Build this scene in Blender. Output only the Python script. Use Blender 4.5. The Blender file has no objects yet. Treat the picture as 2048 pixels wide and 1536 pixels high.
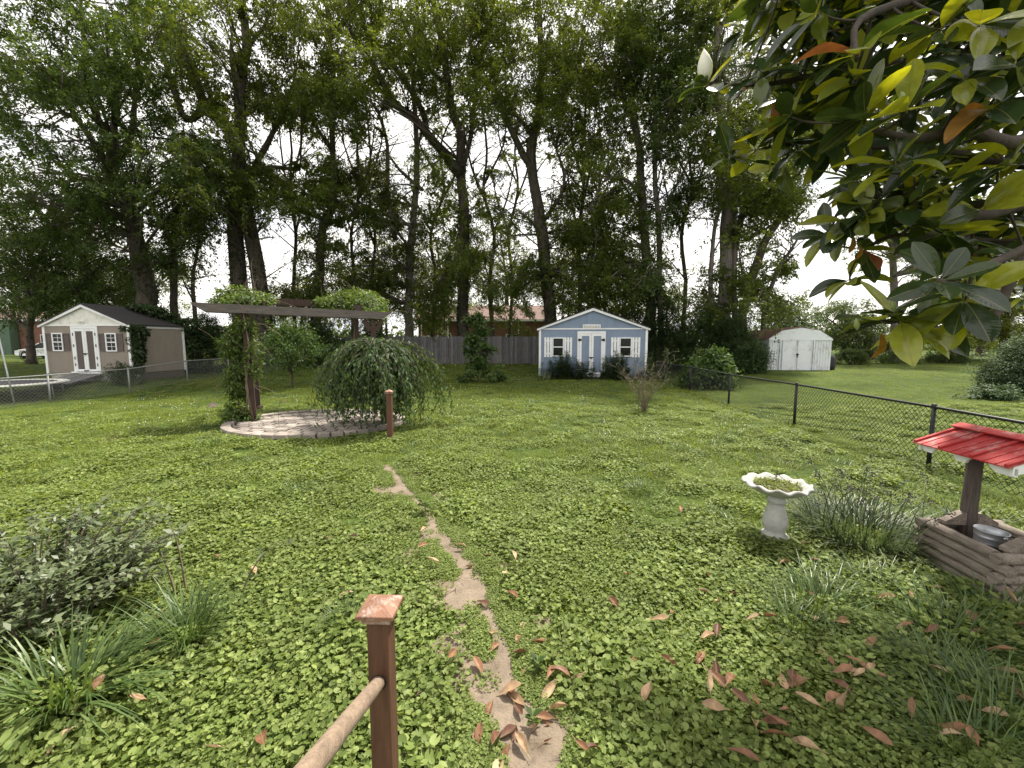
import bpy, math, random
import numpy as np
from mathutils import Vector, Matrix, Euler

random.seed(7)
RNG = np.random.default_rng(11)
S = bpy.context.scene
COL = S.collection

# ------------------------------------------------------------------ camera
F = 836.0                      # focal length in photo pixels (2048 wide)
CAMZ = 1.75
PITCH = math.radians(5.8)
CP, SP = math.cos(PITCH), math.sin(PITCH)
cam_d = bpy.data.cameras.new('camera')
cam_d.sensor_width = 36.0
cam_d.lens = F / 2048.0 * 36.0
cam_d.clip_start = 0.05
cam_d.clip_end = 2000.0
cam = bpy.data.objects.new('camera', cam_d)
COL.objects.link(cam)
cam.location = (0, 0, CAMZ)
cam.rotation_euler = (math.radians(90) - PITCH, 0, 0)
S.camera = cam

# ------------------------------------------------------------------ sky, sun, exposure
SUN_EL, SUN_AZ = math.radians(60), math.radians(38)
world = bpy.data.worlds.new('World')
S.world = world
world.use_nodes = True
wn, wl = world.node_tree.nodes, world.node_tree.links
wn.clear()
w_out = wn.new('ShaderNodeOutputWorld')
w_bg = wn.new('ShaderNodeBackground')
w_bg.inputs['Strength'].default_value = 0.1
w_sky = wn.new('ShaderNodeTexSky')
w_sky.sky_type = 'NISHITA'
w_sky.sun_disc = False
w_sky.sun_elevation = SUN_EL
w_sky.sun_rotation = SUN_AZ
w_tc = wn.new('ShaderNodeTexCoord')
w_map = wn.new('ShaderNodeMapping')
w_map.inputs['Scale'].default_value = (1.2, 1.2, 4.5)
w_noise = wn.new('ShaderNodeTexNoise')
w_noise.inputs['Scale'].default_value = 2.2
w_noise.inputs['Detail'].default_value = 7
w_noise.inputs['Roughness'].default_value = 0.6
w_ramp = wn.new('ShaderNodeValToRGB')
w_ramp.color_ramp.elements[0].position = 0.22
w_ramp.color_ramp.elements[0].color = (0.35, 0.35, 0.35, 1)
w_ramp.color_ramp.elements[1].position = 0.5
w_ramp.color_ramp.elements[1].color = (1, 1, 1, 1)
# cloud colour: a soft warm white, greyer in the thick parts
w_ramp2 = wn.new('ShaderNodeValToRGB')
w_ramp2.color_ramp.elements[0].position = 0.35
w_ramp2.color_ramp.elements[0].color = (10.6, 10.0, 8.8, 1)
w_ramp2.color_ramp.elements[1].position = 0.66
w_ramp2.color_ramp.elements[1].color = (5.6, 5.7, 6.1, 1)
w_mix = wn.new('ShaderNodeMix')
w_mix.data_type = 'RGBA'
wl.new(w_tc.outputs['Generated'], w_map.inputs['Vector'])
wl.new(w_map.outputs['Vector'], w_noise.inputs['Vector'])
wl.new(w_noise.outputs['Fac'], w_ramp.inputs['Fac'])
wl.new(w_noise.outputs['Fac'], w_ramp2.inputs['Fac'])
wl.new(w_ramp.outputs['Color'], w_mix.inputs['Factor'])
wl.new(w_sky.outputs['Color'], w_mix.inputs['A'])
wl.new(w_ramp2.outputs['Color'], w_mix.inputs['B'])
wl.new(w_mix.outputs['Result'], w_bg.inputs['Color'])
wl.new(w_bg.outputs['Background'], w_out.inputs['Surface'])

sun_d = bpy.data.lights.new('sun', 'SUN')
sun_d.energy = 4.6
sun_d.angle = math.radians(4)
sun_d.color = (1.0, 0.94, 0.82)
sun = bpy.data.objects.new('sun', sun_d)
COL.objects.link(sun)
sdir = Vector((math.sin(SUN_AZ) * math.cos(SUN_EL), math.cos(SUN_AZ) * math.cos(SUN_EL), math.sin(SUN_EL)))
sun.rotation_euler = sdir.to_track_quat('Z', 'Y').to_euler()
sun.location = sdir * 60

S.view_settings.view_transform = 'Standard'
S.view_settings.look = 'None'
S.view_settings.exposure = 1.05
S.view_settings.gamma = 1.0
S.view_settings.use_curve_mapping = False
S.render.engine = 'CYCLES'
S.cycles.max_bounces = 6
S.cycles.transparent_max_bounces = 4
S.cycles.use_denoising = True

# ------------------------------------------------------------------ geometry of the place
def sst(a, b, x):
    t = np.clip((np.asarray(x, float) - a) / (b - a), 0, 1)
    return t * t * (3 - 2 * t)

def zt(x, y):
    """height of the ground at (x, y)"""
    x = np.asarray(x, float); y = np.asarray(y, float)
    z = -0.32 * sst(6, 13, -x) * (1 - sst(14.5, 18.5, y))
    z = z + 0.25 * sst(19.5, 25, y)
    z = z + 0.25 * sst(8.5, 12, x) * sst(13, 20, y) * (1 - sst(19.5, 25, y))
    near = 1 - sst(14, 22, y)
    z = z + near * (0.018 * np.sin(1.7 * x + 0.6 * y) + 0.014 * np.sin(2.3 * y - 0.9 * x))
    return z

def ray(px, py):
    u, v = (px - 1024) / F, (py - 768) / F
    return np.array([u, CP - v * SP, -(SP + v * CP)])

def at(px, py, Y):
    d = ray(px, py); t = Y / d[1]
    return Vector((d[0] * t, Y, CAMZ + d[2] * t))

def gnd(px, py):
    d = ray(px, py); z = 0.0
    for _ in range(6):
        t = (z - CAMZ) / d[2]
        z = float(zt(d[0] * t, d[1] * t))
    return Vector((d[0] * t, d[1] * t, z))

def ground(x, y):
    return Vector((x, y, float(zt(x, y))))

def project(P):
    P = np.asarray(P, float)
    x, y, z = P[..., 0], P[..., 1], P[..., 2] - CAMZ
    zc = y * CP - z * SP
    yc = y * SP + z * CP
    return 1024 + F * x / zc, 768 - F * yc / zc

# ------------------------------------------------------------------ materials
MATS = {}
def new_mat(name):
    m = bpy.data.materials.new(name); m.use_nodes = True
    MATS[name] = m
    return m, m.node_tree.nodes, m.node_tree.links, m.node_tree.nodes['Principled BSDF']

def ramp(n, cols, pos=None):
    r = n.new('ShaderNodeValToRGB'); cr = r.color_ramp
    pos = pos or [i / (len(cols) - 1) for i in range(len(cols))]
    while len(cr.elements) < len(cols): cr.elements.new(0.5)
    for e, c, p in zip(cr.elements, cols, pos):
        e.position = p; e.color = (c[0], c[1], c[2], 1)
    return r

def mul(c, k): return tuple(x * k for x in c)

def surf(name, col, rough=0.7, var=0.25, scale=4.0, stretch=(1, 1, 1), bump=0.2, bscale=None, metal=0.0, dirt=None, dirt_amt=0.4,
         spec=0.4, dirt_scale=2.0, obj_var=0.0):
    """paint, wood, metal, stone: mottled colour, grain along a stretched axis, blotches of dirt or wear, fine relief"""
    m, n, l, p = new_mat(name)
    tc = n.new('ShaderNodeTexCoord'); mp = n.new('ShaderNodeMapping'); mp.inputs['Scale'].default_value = stretch
    l.new(tc.outputs['Object'], mp.inputs['Vector'])
    oi = n.new('ShaderNodeObjectInfo')
    off = n.new('ShaderNodeVectorMath'); off.operation = 'ADD'
    sc = n.new('ShaderNodeMath'); sc.operation = 'MULTIPLY'; sc.inputs[1].default_value = 37.0
    l.new(oi.outputs['Random'], sc.inputs[0]); l.new(mp.outputs['Vector'], off.inputs[0]); l.new(sc.outputs[0], off.inputs[1])
    nz = n.new('ShaderNodeTexNoise'); nz.inputs['Scale'].default_value = scale; nz.inputs['Detail'].default_value = 8; nz.inputs['Roughness'].default_value = 0.65
    l.new(off.outputs[0], nz.inputs['Vector'])
    r = ramp(n, [mul(col, 1 - var), col, mul(col, 1 + var)], [0.3, 0.5, 0.72])
    l.new(nz.outputs['Fac'], r.inputs['Fac'])
    last = r.outputs['Color']
    if dirt:
        nd = n.new('ShaderNodeTexNoise'); nd.inputs['Scale'].default_value = dirt_scale; nd.inputs['Detail'].default_value = 9; nd.inputs['Roughness'].default_value = 0.7
        l.new(off.outputs[0], nd.inputs['Vector'])
        rd = ramp(n, [(0, 0, 0), (dirt_amt,) * 3], [0.5, 0.68])
        l.new(nd.outputs['Fac'], rd.inputs['Fac'])
        mx = n.new('ShaderNodeMix'); mx.data_type = 'RGBA'
        l.new(rd.outputs['Color'], mx.inputs['Factor']); l.new(last, mx.inputs['A']); mx.inputs['B'].default_value = (*dirt, 1)
        last = mx.outputs['Result']
    if obj_var:
        hv = n.new('ShaderNodeHueSaturation'); mr = n.new('ShaderNodeMapRange')
        mr.inputs['To Min'].default_value = 1 - obj_var; mr.inputs['To Max'].default_value = 1 + obj_var
        l.new(oi.outputs['Random'], mr.inputs['Value']); l.new(mr.outputs['Result'], hv.inputs['Value']); l.new(last, hv.inputs['Color'])
        last = hv.outputs['Color']
    l.new(last, p.inputs['Base Color'])
    p.inputs['Roughness'].default_value = rough; p.inputs['Metallic'].default_value = metal
    p.inputs['Specular IOR Level'].default_value = spec
    if bump:
        b = n.new('ShaderNodeBump'); b.inputs['Strength'].default_value = bump; b.inputs['Distance'].default_value = 0.01
        nb = n.new('ShaderNodeTexNoise'); nb.inputs['Scale'].default_value = bscale or scale * 5; nb.inputs['Detail'].default_value = 6
        l.new(off.outputs[0], nb.inputs['Vector']); l.new(nb.outputs['Fac'], b.inputs['Height']); l.new(b.outputs['Normal'], p.inputs['Normal'])
    return m

def leaf(name, cols, transl=0.35, rough=0.5, tcol=None, obj=0.0, spec=0.4, pos=None, by_object=False, mottling=0.0, veins=0.0):
    """thin leaf: colour differs from leaf to leaf, some light passes through"""
    m, n, l, p = new_mat(name)
    g = n.new('ShaderNodeNewGeometry'); oi = n.new('ShaderNodeObjectInfo')
    src = oi.outputs['Random'] if by_object else g.outputs['Random Per Island']
    r = ramp(n, cols, pos); l.new(src, r.inputs['Fac'])
    last = r.outputs['Color']
    if obj:
        hv = n.new('ShaderNodeHueSaturation'); mr = n.new('ShaderNodeMapRange')
        mr.inputs['To Min'].default_value = 1 - obj; mr.inputs['To Max'].default_value = 1 + obj
        l.new(oi.outputs['Random'], mr.inputs['Value']); l.new(mr.outputs['Result'], hv.inputs['Value']); l.new(last, hv.inputs['Color'])
        last = hv.outputs['Color']
    if mottling:
        tc = n.new('ShaderNodeTexCoord'); nz = n.new('ShaderNodeTexNoise'); nz.inputs['Scale'].default_value = 28; nz.inputs['Detail'].default_value = 6
        l.new(tc.outputs['Object'], nz.inputs['Vector'])
        mr2 = n.new('ShaderNodeMapRange'); mr2.inputs['From Min'].default_value = 0.3; mr2.inputs['From Max'].default_value = 0.7
        mr2.inputs['To Min'].default_value = 1 - mottling; mr2.inputs['To Max'].default_value = 1 + mottling
        hv2 = n.new('ShaderNodeHueSaturation')
        l.new(nz.outputs['Fac'], mr2.inputs['Value']); l.new(mr2.outputs['Result'], hv2.inputs['Value']); l.new(last, hv2.inputs['Color'])
        last = hv2.outputs['Color']
    if veins:
        # midrib and side veins, laid out along the leaf's own length (x) and width (y)
        tv = n.new('ShaderNodeTexCoord'); sx = n.new('ShaderNodeSeparateXYZ'); l.new(tv.outputs['Object'], sx.inputs[0])
        def mth(op, a, b=None):
            q = n.new('ShaderNodeMath'); q.operation = op
            for i, s_ in enumerate((a, b)):
                if s_ is None: continue
                if isinstance(s_, float): q.inputs[i].default_value = s_
                else: l.new(s_, q.inputs[i])
            return q.outputs[0]
        ay = mth('ABSOLUTE', sx.outputs['Y'])
        wv = mth('SINE', mth('MULTIPLY', mth('SUBTRACT', sx.outputs['X'], mth('MULTIPLY', ay, 0.75)), 480.0))
        rib = mth('LESS_THAN', ay, 0.0013)
        mxv = n.new('ShaderNodeMix'); mxv.data_type = 'RGBA'; l.new(mth('MULTIPLY', rib, 0.6), mxv.inputs['Factor']); l.new(last, mxv.inputs['A']); mxv.inputs['B'].default_value = (0.2, 0.2, 0.07, 1)
        last = mxv.outputs['Result']
        nzv = n.new('ShaderNodeTexNoise'); nzv.inputs['Scale'].default_value = 40; l.new(tv.outputs['Object'], nzv.inputs['Vector'])
        bpv = n.new('ShaderNodeBump'); bpv.inputs['Strength'].default_value = veins; bpv.inputs['Distance'].default_value = 0.004
        l.new(mth('ADD', mth('MULTIPLY', wv, 0.12), nzv.outputs['Fac']), bpv.inputs['Height']); l.new(bpv.outputs['Normal'], p.inputs['Normal'])
    l.new(last, p.inputs['Base Color'])
    p.inputs['Roughness'].default_value = rough
    p.inputs['Specular IOR Level'].default_value = spec
    if transl:
        t = n.new('ShaderNodeBsdfTranslucent'); mx = n.new('ShaderNodeMixShader'); mx.inputs['Fac'].default_value = transl
        tm = n.new('ShaderNodeMix'); tm.data_type = 'RGBA'; tm.blend_type = 'MULTIPLY'; tm.inputs['Factor'].default_value = 1.0
        l.new(last, tm.inputs['A']); tm.inputs['B'].default_value = (*(tcol or (1.5, 1.4, 0.6)), 1)
        l.new(tm.outputs['Result'], t.inputs['Color'])
        l.new(p.outputs['BSDF'], mx.inputs[1]); l.new(t.outputs['BSDF'], mx.inputs[2])
        l.new(mx.outputs['Shader'], n['Material Output'].inputs['Surface'])
    return m

M = {}
M['white'] = surf('white_paint', (0.78, 0.79, 0.8), 0.55, 0.05, 3, bump=0.08, dirt=(0.45, 0.43, 0.4), dirt_amt=0.35)
M['white_worn'] = surf('worn_white_paint', (0.72, 0.71, 0.66), 0.65, 0.07, 4, bump=0.15, dirt=(0.36, 0.35, 0.32), dirt_amt=0.6, dirt_scale=3)
M['blue'] = surf('slate_blue_siding', (0.2, 0.255, 0.345), 0.75, 0.08, 6, (1, 1, 0.3), bump=0.25, bscale=60, dirt=(0.12, 0.16, 0.22), dirt_amt=0.3)
M['tan'] = surf('tan_siding', (0.25, 0.215, 0.18), 0.75, 0.08, 6, (1, 1, 0.3), bump=0.25, bscale=60, dirt=(0.17, 0.14, 0.11), dirt_amt=0.3)
M['taupe'] = surf('taupe_panel', (0.105, 0.085, 0.078), 0.7, 0.1, 6, bump=0.2)
M['shingle'] = surf('dark_shingles', (0.035, 0.033, 0.034), 0.9, 0.35, 9, bump=0.6, bscale=50)
M['grey_wood'] = surf('weathered_grey_wood', (0.115, 0.11, 0.112), 0.9, 0.4, 5, (6, 6, 0.5), bump=0.5, bscale=30, obj_var=0.28)
M['beam_wood'] = surf('weathered_beam_wood', (0.125, 0.108, 0.1), 0.9, 0.5, 6, (0.6, 8, 8), bump=0.5, bscale=30, dirt=(0.09, 0.075, 0.07), dirt_amt=0.7)
M['dark_wood'] = surf('dark_brown_wood', (0.05, 0.03, 0.023), 0.8, 0.35, 6, (6, 6, 0.5), bump=0.4, bscale=30)
M['stain_wood'] = surf('brown_stained_wood', (0.1, 0.046, 0.027), 0.65, 0.35, 7, (7, 7, 0.6), bump=0.35, bscale=30, dirt=(0.07, 0.032, 0.02), dirt_amt=0.6)
M['cap_wood'] = surf('worn_cap_wood', (0.2, 0.1, 0.062), 0.6, 0.35, 14, (1, 1, 1), bump=0.35, bscale=80, dirt=(0.5, 0.43, 0.38), dirt_amt=0.75, dirt_scale=16)
M['pole_wood'] = surf('grey_brown_rail', (0.22, 0.16, 0.115), 0.8, 0.35, 9, (8, 1, 8), bump=0.5, bscale=40, dirt=(0.12, 0.085, 0.06), dirt_amt=0.6)
M['log'] = surf('weathered_log', (0.22, 0.185, 0.155), 0.9, 0.5, 9, (7, 0.9, 7), bump=0.7, bscale=35, dirt=(0.1, 0.08, 0.07), dirt_amt=0.75, obj_var=0.15)
M['well_post'] = surf('dark_split_post', (0.1, 0.078, 0.07), 0.85, 0.5, 9, (9, 9, 0.5), bump=0.7, bscale=30)
M['red'] = surf('red_roof_metal', (0.38, 0.035, 0.036), 0.65, 0.12, 7, bump=0.12, dirt=(0.5, 0.4, 0.38), dirt_amt=0.7, dirt_scale=5, spec=0.25)
M['galv'] = surf('galvanised_steel', (0.45, 0.47, 0.5), 0.42, 0.18, 12, bump=0.1, metal=0.75, dirt=(0.25, 0.25, 0.26), dirt_amt=0.5)
M['galv_fence'] = surf('dull_galvanised_wire', (0.22, 0.225, 0.225), 0.6, 0.2, 12, bump=0, metal=0.2)
M['black'] = surf('black_coated_steel', (0.012, 0.013, 0.014), 0.5, 0.2, 8, bump=0)
M['iron'] = surf('black_iron', (0.008, 0.008, 0.009), 0.5, 0.2, 8, bump=0)
M['metal_white'] = surf('white_sheet_metal', (0.66, 0.69, 0.72), 0.5, 0.06, 4, bump=0.1, dirt=(0.24, 0.23, 0.21), dirt_amt=0.7, dirt_scale=1.6)
M['metal_brown'] = surf('brown_rusty_roof_metal', (0.13, 0.07, 0.055), 0.6, 0.35, 5, bump=0.2, dirt=(0.07, 0.035, 0.025), dirt_amt=0.6)
M['concrete'] = surf('pale_cast_stone', (0.37, 0.37, 0.355), 0.85, 0.15, 20, bump=0.4, bscale=160, dirt=(0.3, 0.29, 0.24), dirt_amt=0.5, dirt_scale=7)
M['paver'] = surf('concrete_paver', (0.26, 0.225, 0.2), 0.9, 0.25, 9, bump=0.5, bscale=90, dirt=(0.15, 0.135, 0.12), dirt_amt=0.6, dirt_scale=4, obj_var=0.32)
M['soil'] = surf('dry_sandy_soil', (0.185, 0.145, 0.108), 0.95, 0.35, 14, bump=1.0, bscale=70, dirt=(0.075, 0.055, 0.035), dirt_amt=0.85, dirt_scale=7)
M['bed'] = surf('dark_bedding', (0.1, 0.085, 0.065), 0.95, 0.3, 9, bump=0.8, bscale=60)
M['bark'] = surf('grey_brown_bark', (0.078, 0.062, 0.05), 0.95, 0.45, 3, (3, 3, 0.5), bump=1.0, bscale=14)
M['bark_pale'] = surf('pale_grey_bark', (0.15, 0.13, 0.115), 0.95, 0.4, 3, (3, 3, 0.5), bump=1.0, bscale=14)
M['twig'] = surf('grey_twig', (0.15, 0.115, 0.085), 0.9, 0.3, 8, bump=0.3)
M['magnolia_bark'] = surf('dark_magnolia_bark', (0.055, 0.042, 0.034), 0.85, 0.4, 9, bump=0.6)
M['car_paint'] = surf('white_car_paint', (0.75, 0.76, 0.77), 0.25, 0.03, 3, bump=0, spec=0.6)
M['rubber'] = surf('black_rubber', (0.015, 0.015, 0.016), 0.8, 0.2, 8, bump=0)
M['alloy'] = surf('alloy_wheel', (0.5, 0.5, 0.52), 0.35, 0.1, 8, bump=0, metal=0.8)
M['soft_top'] = surf('black_canvas_top', (0.02, 0.02, 0.022), 0.8, 0.2, 8, bump=0.1)
M['roof_brown'] = surf('pinkish_brown_shingles', (0.16, 0.105, 0.09), 0.9, 0.2, 5, bump=0.3)
M['green_siding'] = surf('green_siding', (0.09, 0.14, 0.1), 0.8, 0.1, 5, bump=0.1)
M['tramp'] = surf('black_trampoline_mat', (0.028, 0.026, 0.034), 0.7, 0.1, 5, bump=0.05)
M['bud_white'] = surf('creamy_white_petal', (0.72, 0.7, 0.6), 0.55, 0.05, 9, bump=0.1)
M['bud_green'] = surf('green_bud', (0.2, 0.24, 0.09), 0.55, 0.15, 9, bump=0.1)
M['clover_flower'] = surf('clover_flower', (0.7, 0.7, 0.62), 0.8, 0.1, 9, bump=0)
M['dark_flower'] = surf('faded_purple_flower', (0.06, 0.05, 0.055), 0.9, 0.4, 30, bump=0)
M['skirting'] = surf('old_white_lattice', (0.5, 0.48, 0.43), 0.8, 0.25, 8, bump=0.2, dirt=(0.12, 0.12, 0.08), dirt_amt=0.7)

m, n, l, p = new_mat('dark_window_glass')
p.inputs['Base Color'].default_value = (0.006, 0.007, 0.01, 1); p.inputs['Roughness'].default_value = 0.08; p.inputs['Specular IOR Level'].default_value = 0.22
M['glass'] = m

m, n, l, p = new_mat('red_brick')
tc = n.new('ShaderNodeTexCoord'); mp = n.new('ShaderNodeMapping'); mp.inputs['Rotation'].default_value = (math.radians(90), 0, 0)
b = n.new('ShaderNodeTexBrick'); b.inputs['Scale'].default_value = 4.0
b.inputs['Color1'].default_value = (0.21, 0.062, 0.04, 1); b.inputs['Color2'].default_value = (0.15, 0.05, 0.036, 1); b.inputs['Mortar'].default_value = (0.28, 0.24, 0.2, 1)
l.new(tc.outputs['Object'], mp.inputs['Vector']); l.new(mp.outputs['Vector'], b.inputs['Vector']); l.new(b.outputs['Color'], p.inputs['Base Color'])
p.inputs['Roughness'].default_value = 0.9
M['brick'] = m

m, n, l, p = new_mat('lawn_soil')
tc = n.new('ShaderNodeTexCoord')
n1 = n.new('ShaderNodeTexNoise'); n1.inputs['Scale'].default_value = 0.55; n1.inputs['Detail'].default_value = 8
n2 = n.new('ShaderNodeTexNoise'); n2.inputs['Scale'].default_value = 24; n2.inputs['Detail'].default_value = 6
l.new(tc.outputs['Object'], n1.inputs['Vector']); l.new(tc.outputs['Object'], n2.inputs['Vector'])
r1 = ramp(n, [(0.035, 0.055, 0.014), (0.06, 0.09, 0.018), (0.085, 0.115, 0.024)], [0.3, 0.5, 0.7])
r2 = ramp(n, [(0.35, 0.35, 0.35), (1.25, 1.25, 1.25)], [0.3, 0.7])
mx = n.new('ShaderNodeMix'); mx.data_type = 'RGBA'; mx.blend_type = 'MULTIPLY'; mx.inputs['Factor'].default_value = 1
l.new(n1.outputs['Fac'], r1.inputs['Fac']); l.new(n2.outputs['Fac'], r2.inputs['Fac'])
l.new(r1.outputs['Color'], mx.inputs['A']); l.new(r2.outputs['Color'], mx.inputs['B']); l.new(mx.outputs['Result'], p.inputs['Base Color'])
bm_ = n.new('ShaderNodeBump'); bm_.inputs['Strength'].default_value = 0.6; bm_.inputs['Distance'].default_value = 0.03
l.new(n2.outputs['Fac'], bm_.inputs['Height']); l.new(bm_.outputs['Normal'], p.inputs['Normal'])
p.inputs['Roughness'].default_value = 0.95; p.inputs['Specular IOR Level'].default_value = 0.1
M['lawn'] = m

G_ = lambda *a: a
M['leaf_tree'] = leaf('tree_leaf', [(0.04, 0.064, 0.016), (0.066, 0.098, 0.024), (0.108, 0.145, 0.038)], 0.52, 0.55, (1.9, 1.6, 0.5), obj=0.2, spec=0.25)
M['leaf_dark'] = leaf('dark_tree_leaf', [(0.03, 0.055, 0.017), (0.048, 0.08, 0.022), (0.078, 0.115, 0.034)], 0.42, 0.55, (1.7, 1.5, 0.55), obj=0.2, spec=0.25)
M['leaf_far'] = leaf('yellow_green_tree_leaf', [(0.06, 0.085, 0.017), (0.1, 0.13, 0.026), (0.15, 0.17, 0.036)], 0.5, 0.6, (1.7, 1.5, 0.5), obj=0.2, spec=0.2)
M['leaf_ivy'] = leaf('ivy_leaf', [(0.012, 0.024, 0.009), (0.022, 0.04, 0.013), (0.034, 0.058, 0.018)], 0.25, 0.5, spec=0.25)
M['leaf_bush'] = leaf('bush_leaf', [(0.024, 0.045, 0.016), (0.036, 0.066, 0.022), (0.062, 0.098, 0.032)], 0.35, 0.5, obj=0.2, spec=0.3)
M['leaf_bright'] = leaf('bright_bush_leaf', [(0.045, 0.085, 0.026), (0.07, 0.125, 0.035), (0.11, 0.17, 0.05)], 0.4, 0.5, obj=0.15, spec=0.3)
M['leaf_vine'] = leaf('vine_leaf', [(0.045, 0.08, 0.02), (0.08, 0.13, 0.03), (0.15, 0.205, 0.052)], 0.42, 0.5, spec=0.3)
M['leaf_weep'] = leaf('weeping_leaf', [(0.035, 0.062, 0.026), (0.055, 0.095, 0.036), (0.09, 0.135, 0.045)], 0.35, 0.55, spec=0.18)
M['leaf_juniper'] = leaf('juniper_leaf', [(0.04, 0.068, 0.03), (0.06, 0.1, 0.045), (0.1, 0.145, 0.07)], 0.2, 0.6, spec=0.2)
M['leaf_grey'] = leaf('grey_green_leaf', [(0.06, 0.085, 0.036), (0.11, 0.14, 0.065), (0.185, 0.22, 0.115)], 0.35, 0.45, (1.1, 1.2, 0.7), spec=0.45)
M['cover'] = leaf('violet_leaf', [(0.084, 0.122, 0.028), (0.152, 0.205, 0.052), (0.25, 0.3, 0.1)], 0.38, 0.5, (1.3, 1.25, 0.4), obj=0.2, spec=0.18)
M['grass'] = leaf('grass_blade', [(0.08, 0.115, 0.022), (0.145, 0.19, 0.036), (0.225, 0.265, 0.068)], 0.42, 0.5, (1.3, 1.2, 0.4), obj=0.22, spec=0.18)
M['grass_dry'] = leaf('straw', [(0.3, 0.23, 0.12), (0.38, 0.3, 0.16)], 0.3, 0.6)
M['grass_tall'] = leaf('tall_grass_blade', [(0.04, 0.075, 0.02), (0.075, 0.125, 0.034), (0.15, 0.21, 0.075)], 0.35, 0.4, (1.3, 1.25, 0.5), spec=0.45)
M['spider'] = leaf('spiderwort_blade', [(0.045, 0.068, 0.03), (0.08, 0.11, 0.052), (0.15, 0.185, 0.105)], 0.3, 0.45, (1.1, 1.2, 0.6), spec=0.45)
M['magnolia'] = leaf('magnolia_leaf', [(0.02, 0.036, 0.017), (0.03, 0.052, 0.022), (0.045, 0.07, 0.025), (0.17, 0.2, 0.028), (0.3, 0.32, 0.04)], 0.36, 0.2,
                     (2.0, 1.8, 0.35), spec=0.6, pos=[0.0, 0.36, 0.55, 0.66, 1.0], by_object=True, mottling=0.18, veins=0.22)  # bright yellow-green stops paint the glow of backlit leaves into the colour
M['magnolia_far'] = leaf('magnolia_leaf_inner', [(0.02, 0.036, 0.017), (0.03, 0.052, 0.022), (0.045, 0.075, 0.025), (0.15, 0.18, 0.028), (0.26, 0.28, 0.04)], 0.36, 0.2,
                     (2.3, 2.0, 0.35), spec=0.6, pos=[0.0, 0.4, 0.68, 0.78, 1.0])  # the yellow-green stops again carry painted backlight on some leaves
M['magnolia_old'] = leaf('old_magnolia_leaf', [(0.45, 0.21, 0.035), (0.36, 0.18, 0.04), (0.28, 0.1, 0.06)], 0.3, 0.5, (1.3, 1.0, 0.5), by_object=True, mottling=0.25, veins=0.3)
for nm_, c_ in (('tan', [(0.29, 0.185, 0.11), (0.41, 0.3, 0.19)]), ('russet', [(0.17, 0.083, 0.046), (0.25, 0.13, 0.075)]), ('dark', [(0.085, 0.04, 0.028), (0.15, 0.07, 0.045)])):
    M['dry_' + nm_] = leaf('dry_leaf_' + nm_, c_, 0.15, 0.5, (1.1, 1.0, 0.8), by_object=True, mottling=0.35, veins=0.3, spec=0.3)

# ------------------------------------------------------------------ mesh helpers
def tag(o, label=None, cat=None, group=None, kind=None):
    if label: o['label'] = label
    if cat: o['category'] = cat
    if group: o['group'] = group
    if kind: o['kind'] = kind
    return o

def link(o, parent=None):
    COL.objects.link(o)
    if parent is not None: o.parent = parent
    return o

def empty(name, loc=(0, 0, 0), rz=0.0, label=None, cat=None, group=None):
    o = bpy.data.objects.new(name, None)
    o.empty_display_size = 0.1
    o.location = loc; o.rotation_euler = (0, 0, rz)
    link(o)
    return tag(o, label, cat, group)

def mesh_np(name, V, Fc, mat):
    """mesh from numpy vertices and an (n,3) or (n,4) face array"""
    V = np.ascontiguousarray(V, np.float32); Fc = np.ascontiguousarray(Fc, np.int32)
    k = Fc.shape[1]
    me = bpy.data.meshes.new(name)
    me.vertices.add(len(V)); me.vertices.foreach_set('co', V.ravel())
    me.loops.add(Fc.size); me.loops.foreach_set('vertex_index', Fc.ravel())
    me.polygons.add(len(Fc)); me.polygons.foreach_set('loop_start', np.arange(0, Fc.size, k, dtype=np.int32))
    try: me.polygons.foreach_set('loop_total', np.full(len(Fc), k, np.int32))
    except Exception: pass
    me.update(calc_edges=True)
    for mm in (mat if isinstance(mat, (list, tuple)) else [mat]): me.materials.append(mm)
    return me

def obj_np(name, V, Fc, mat, parent=None, smooth=False):
    o = bpy.data.objects.new(name, mesh_np(name, V, Fc, mat))
    if smooth: o.data.polygons.foreach_set('use_smooth', np.ones(len(o.data.polygons), bool))
    return link(o, parent)

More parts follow.
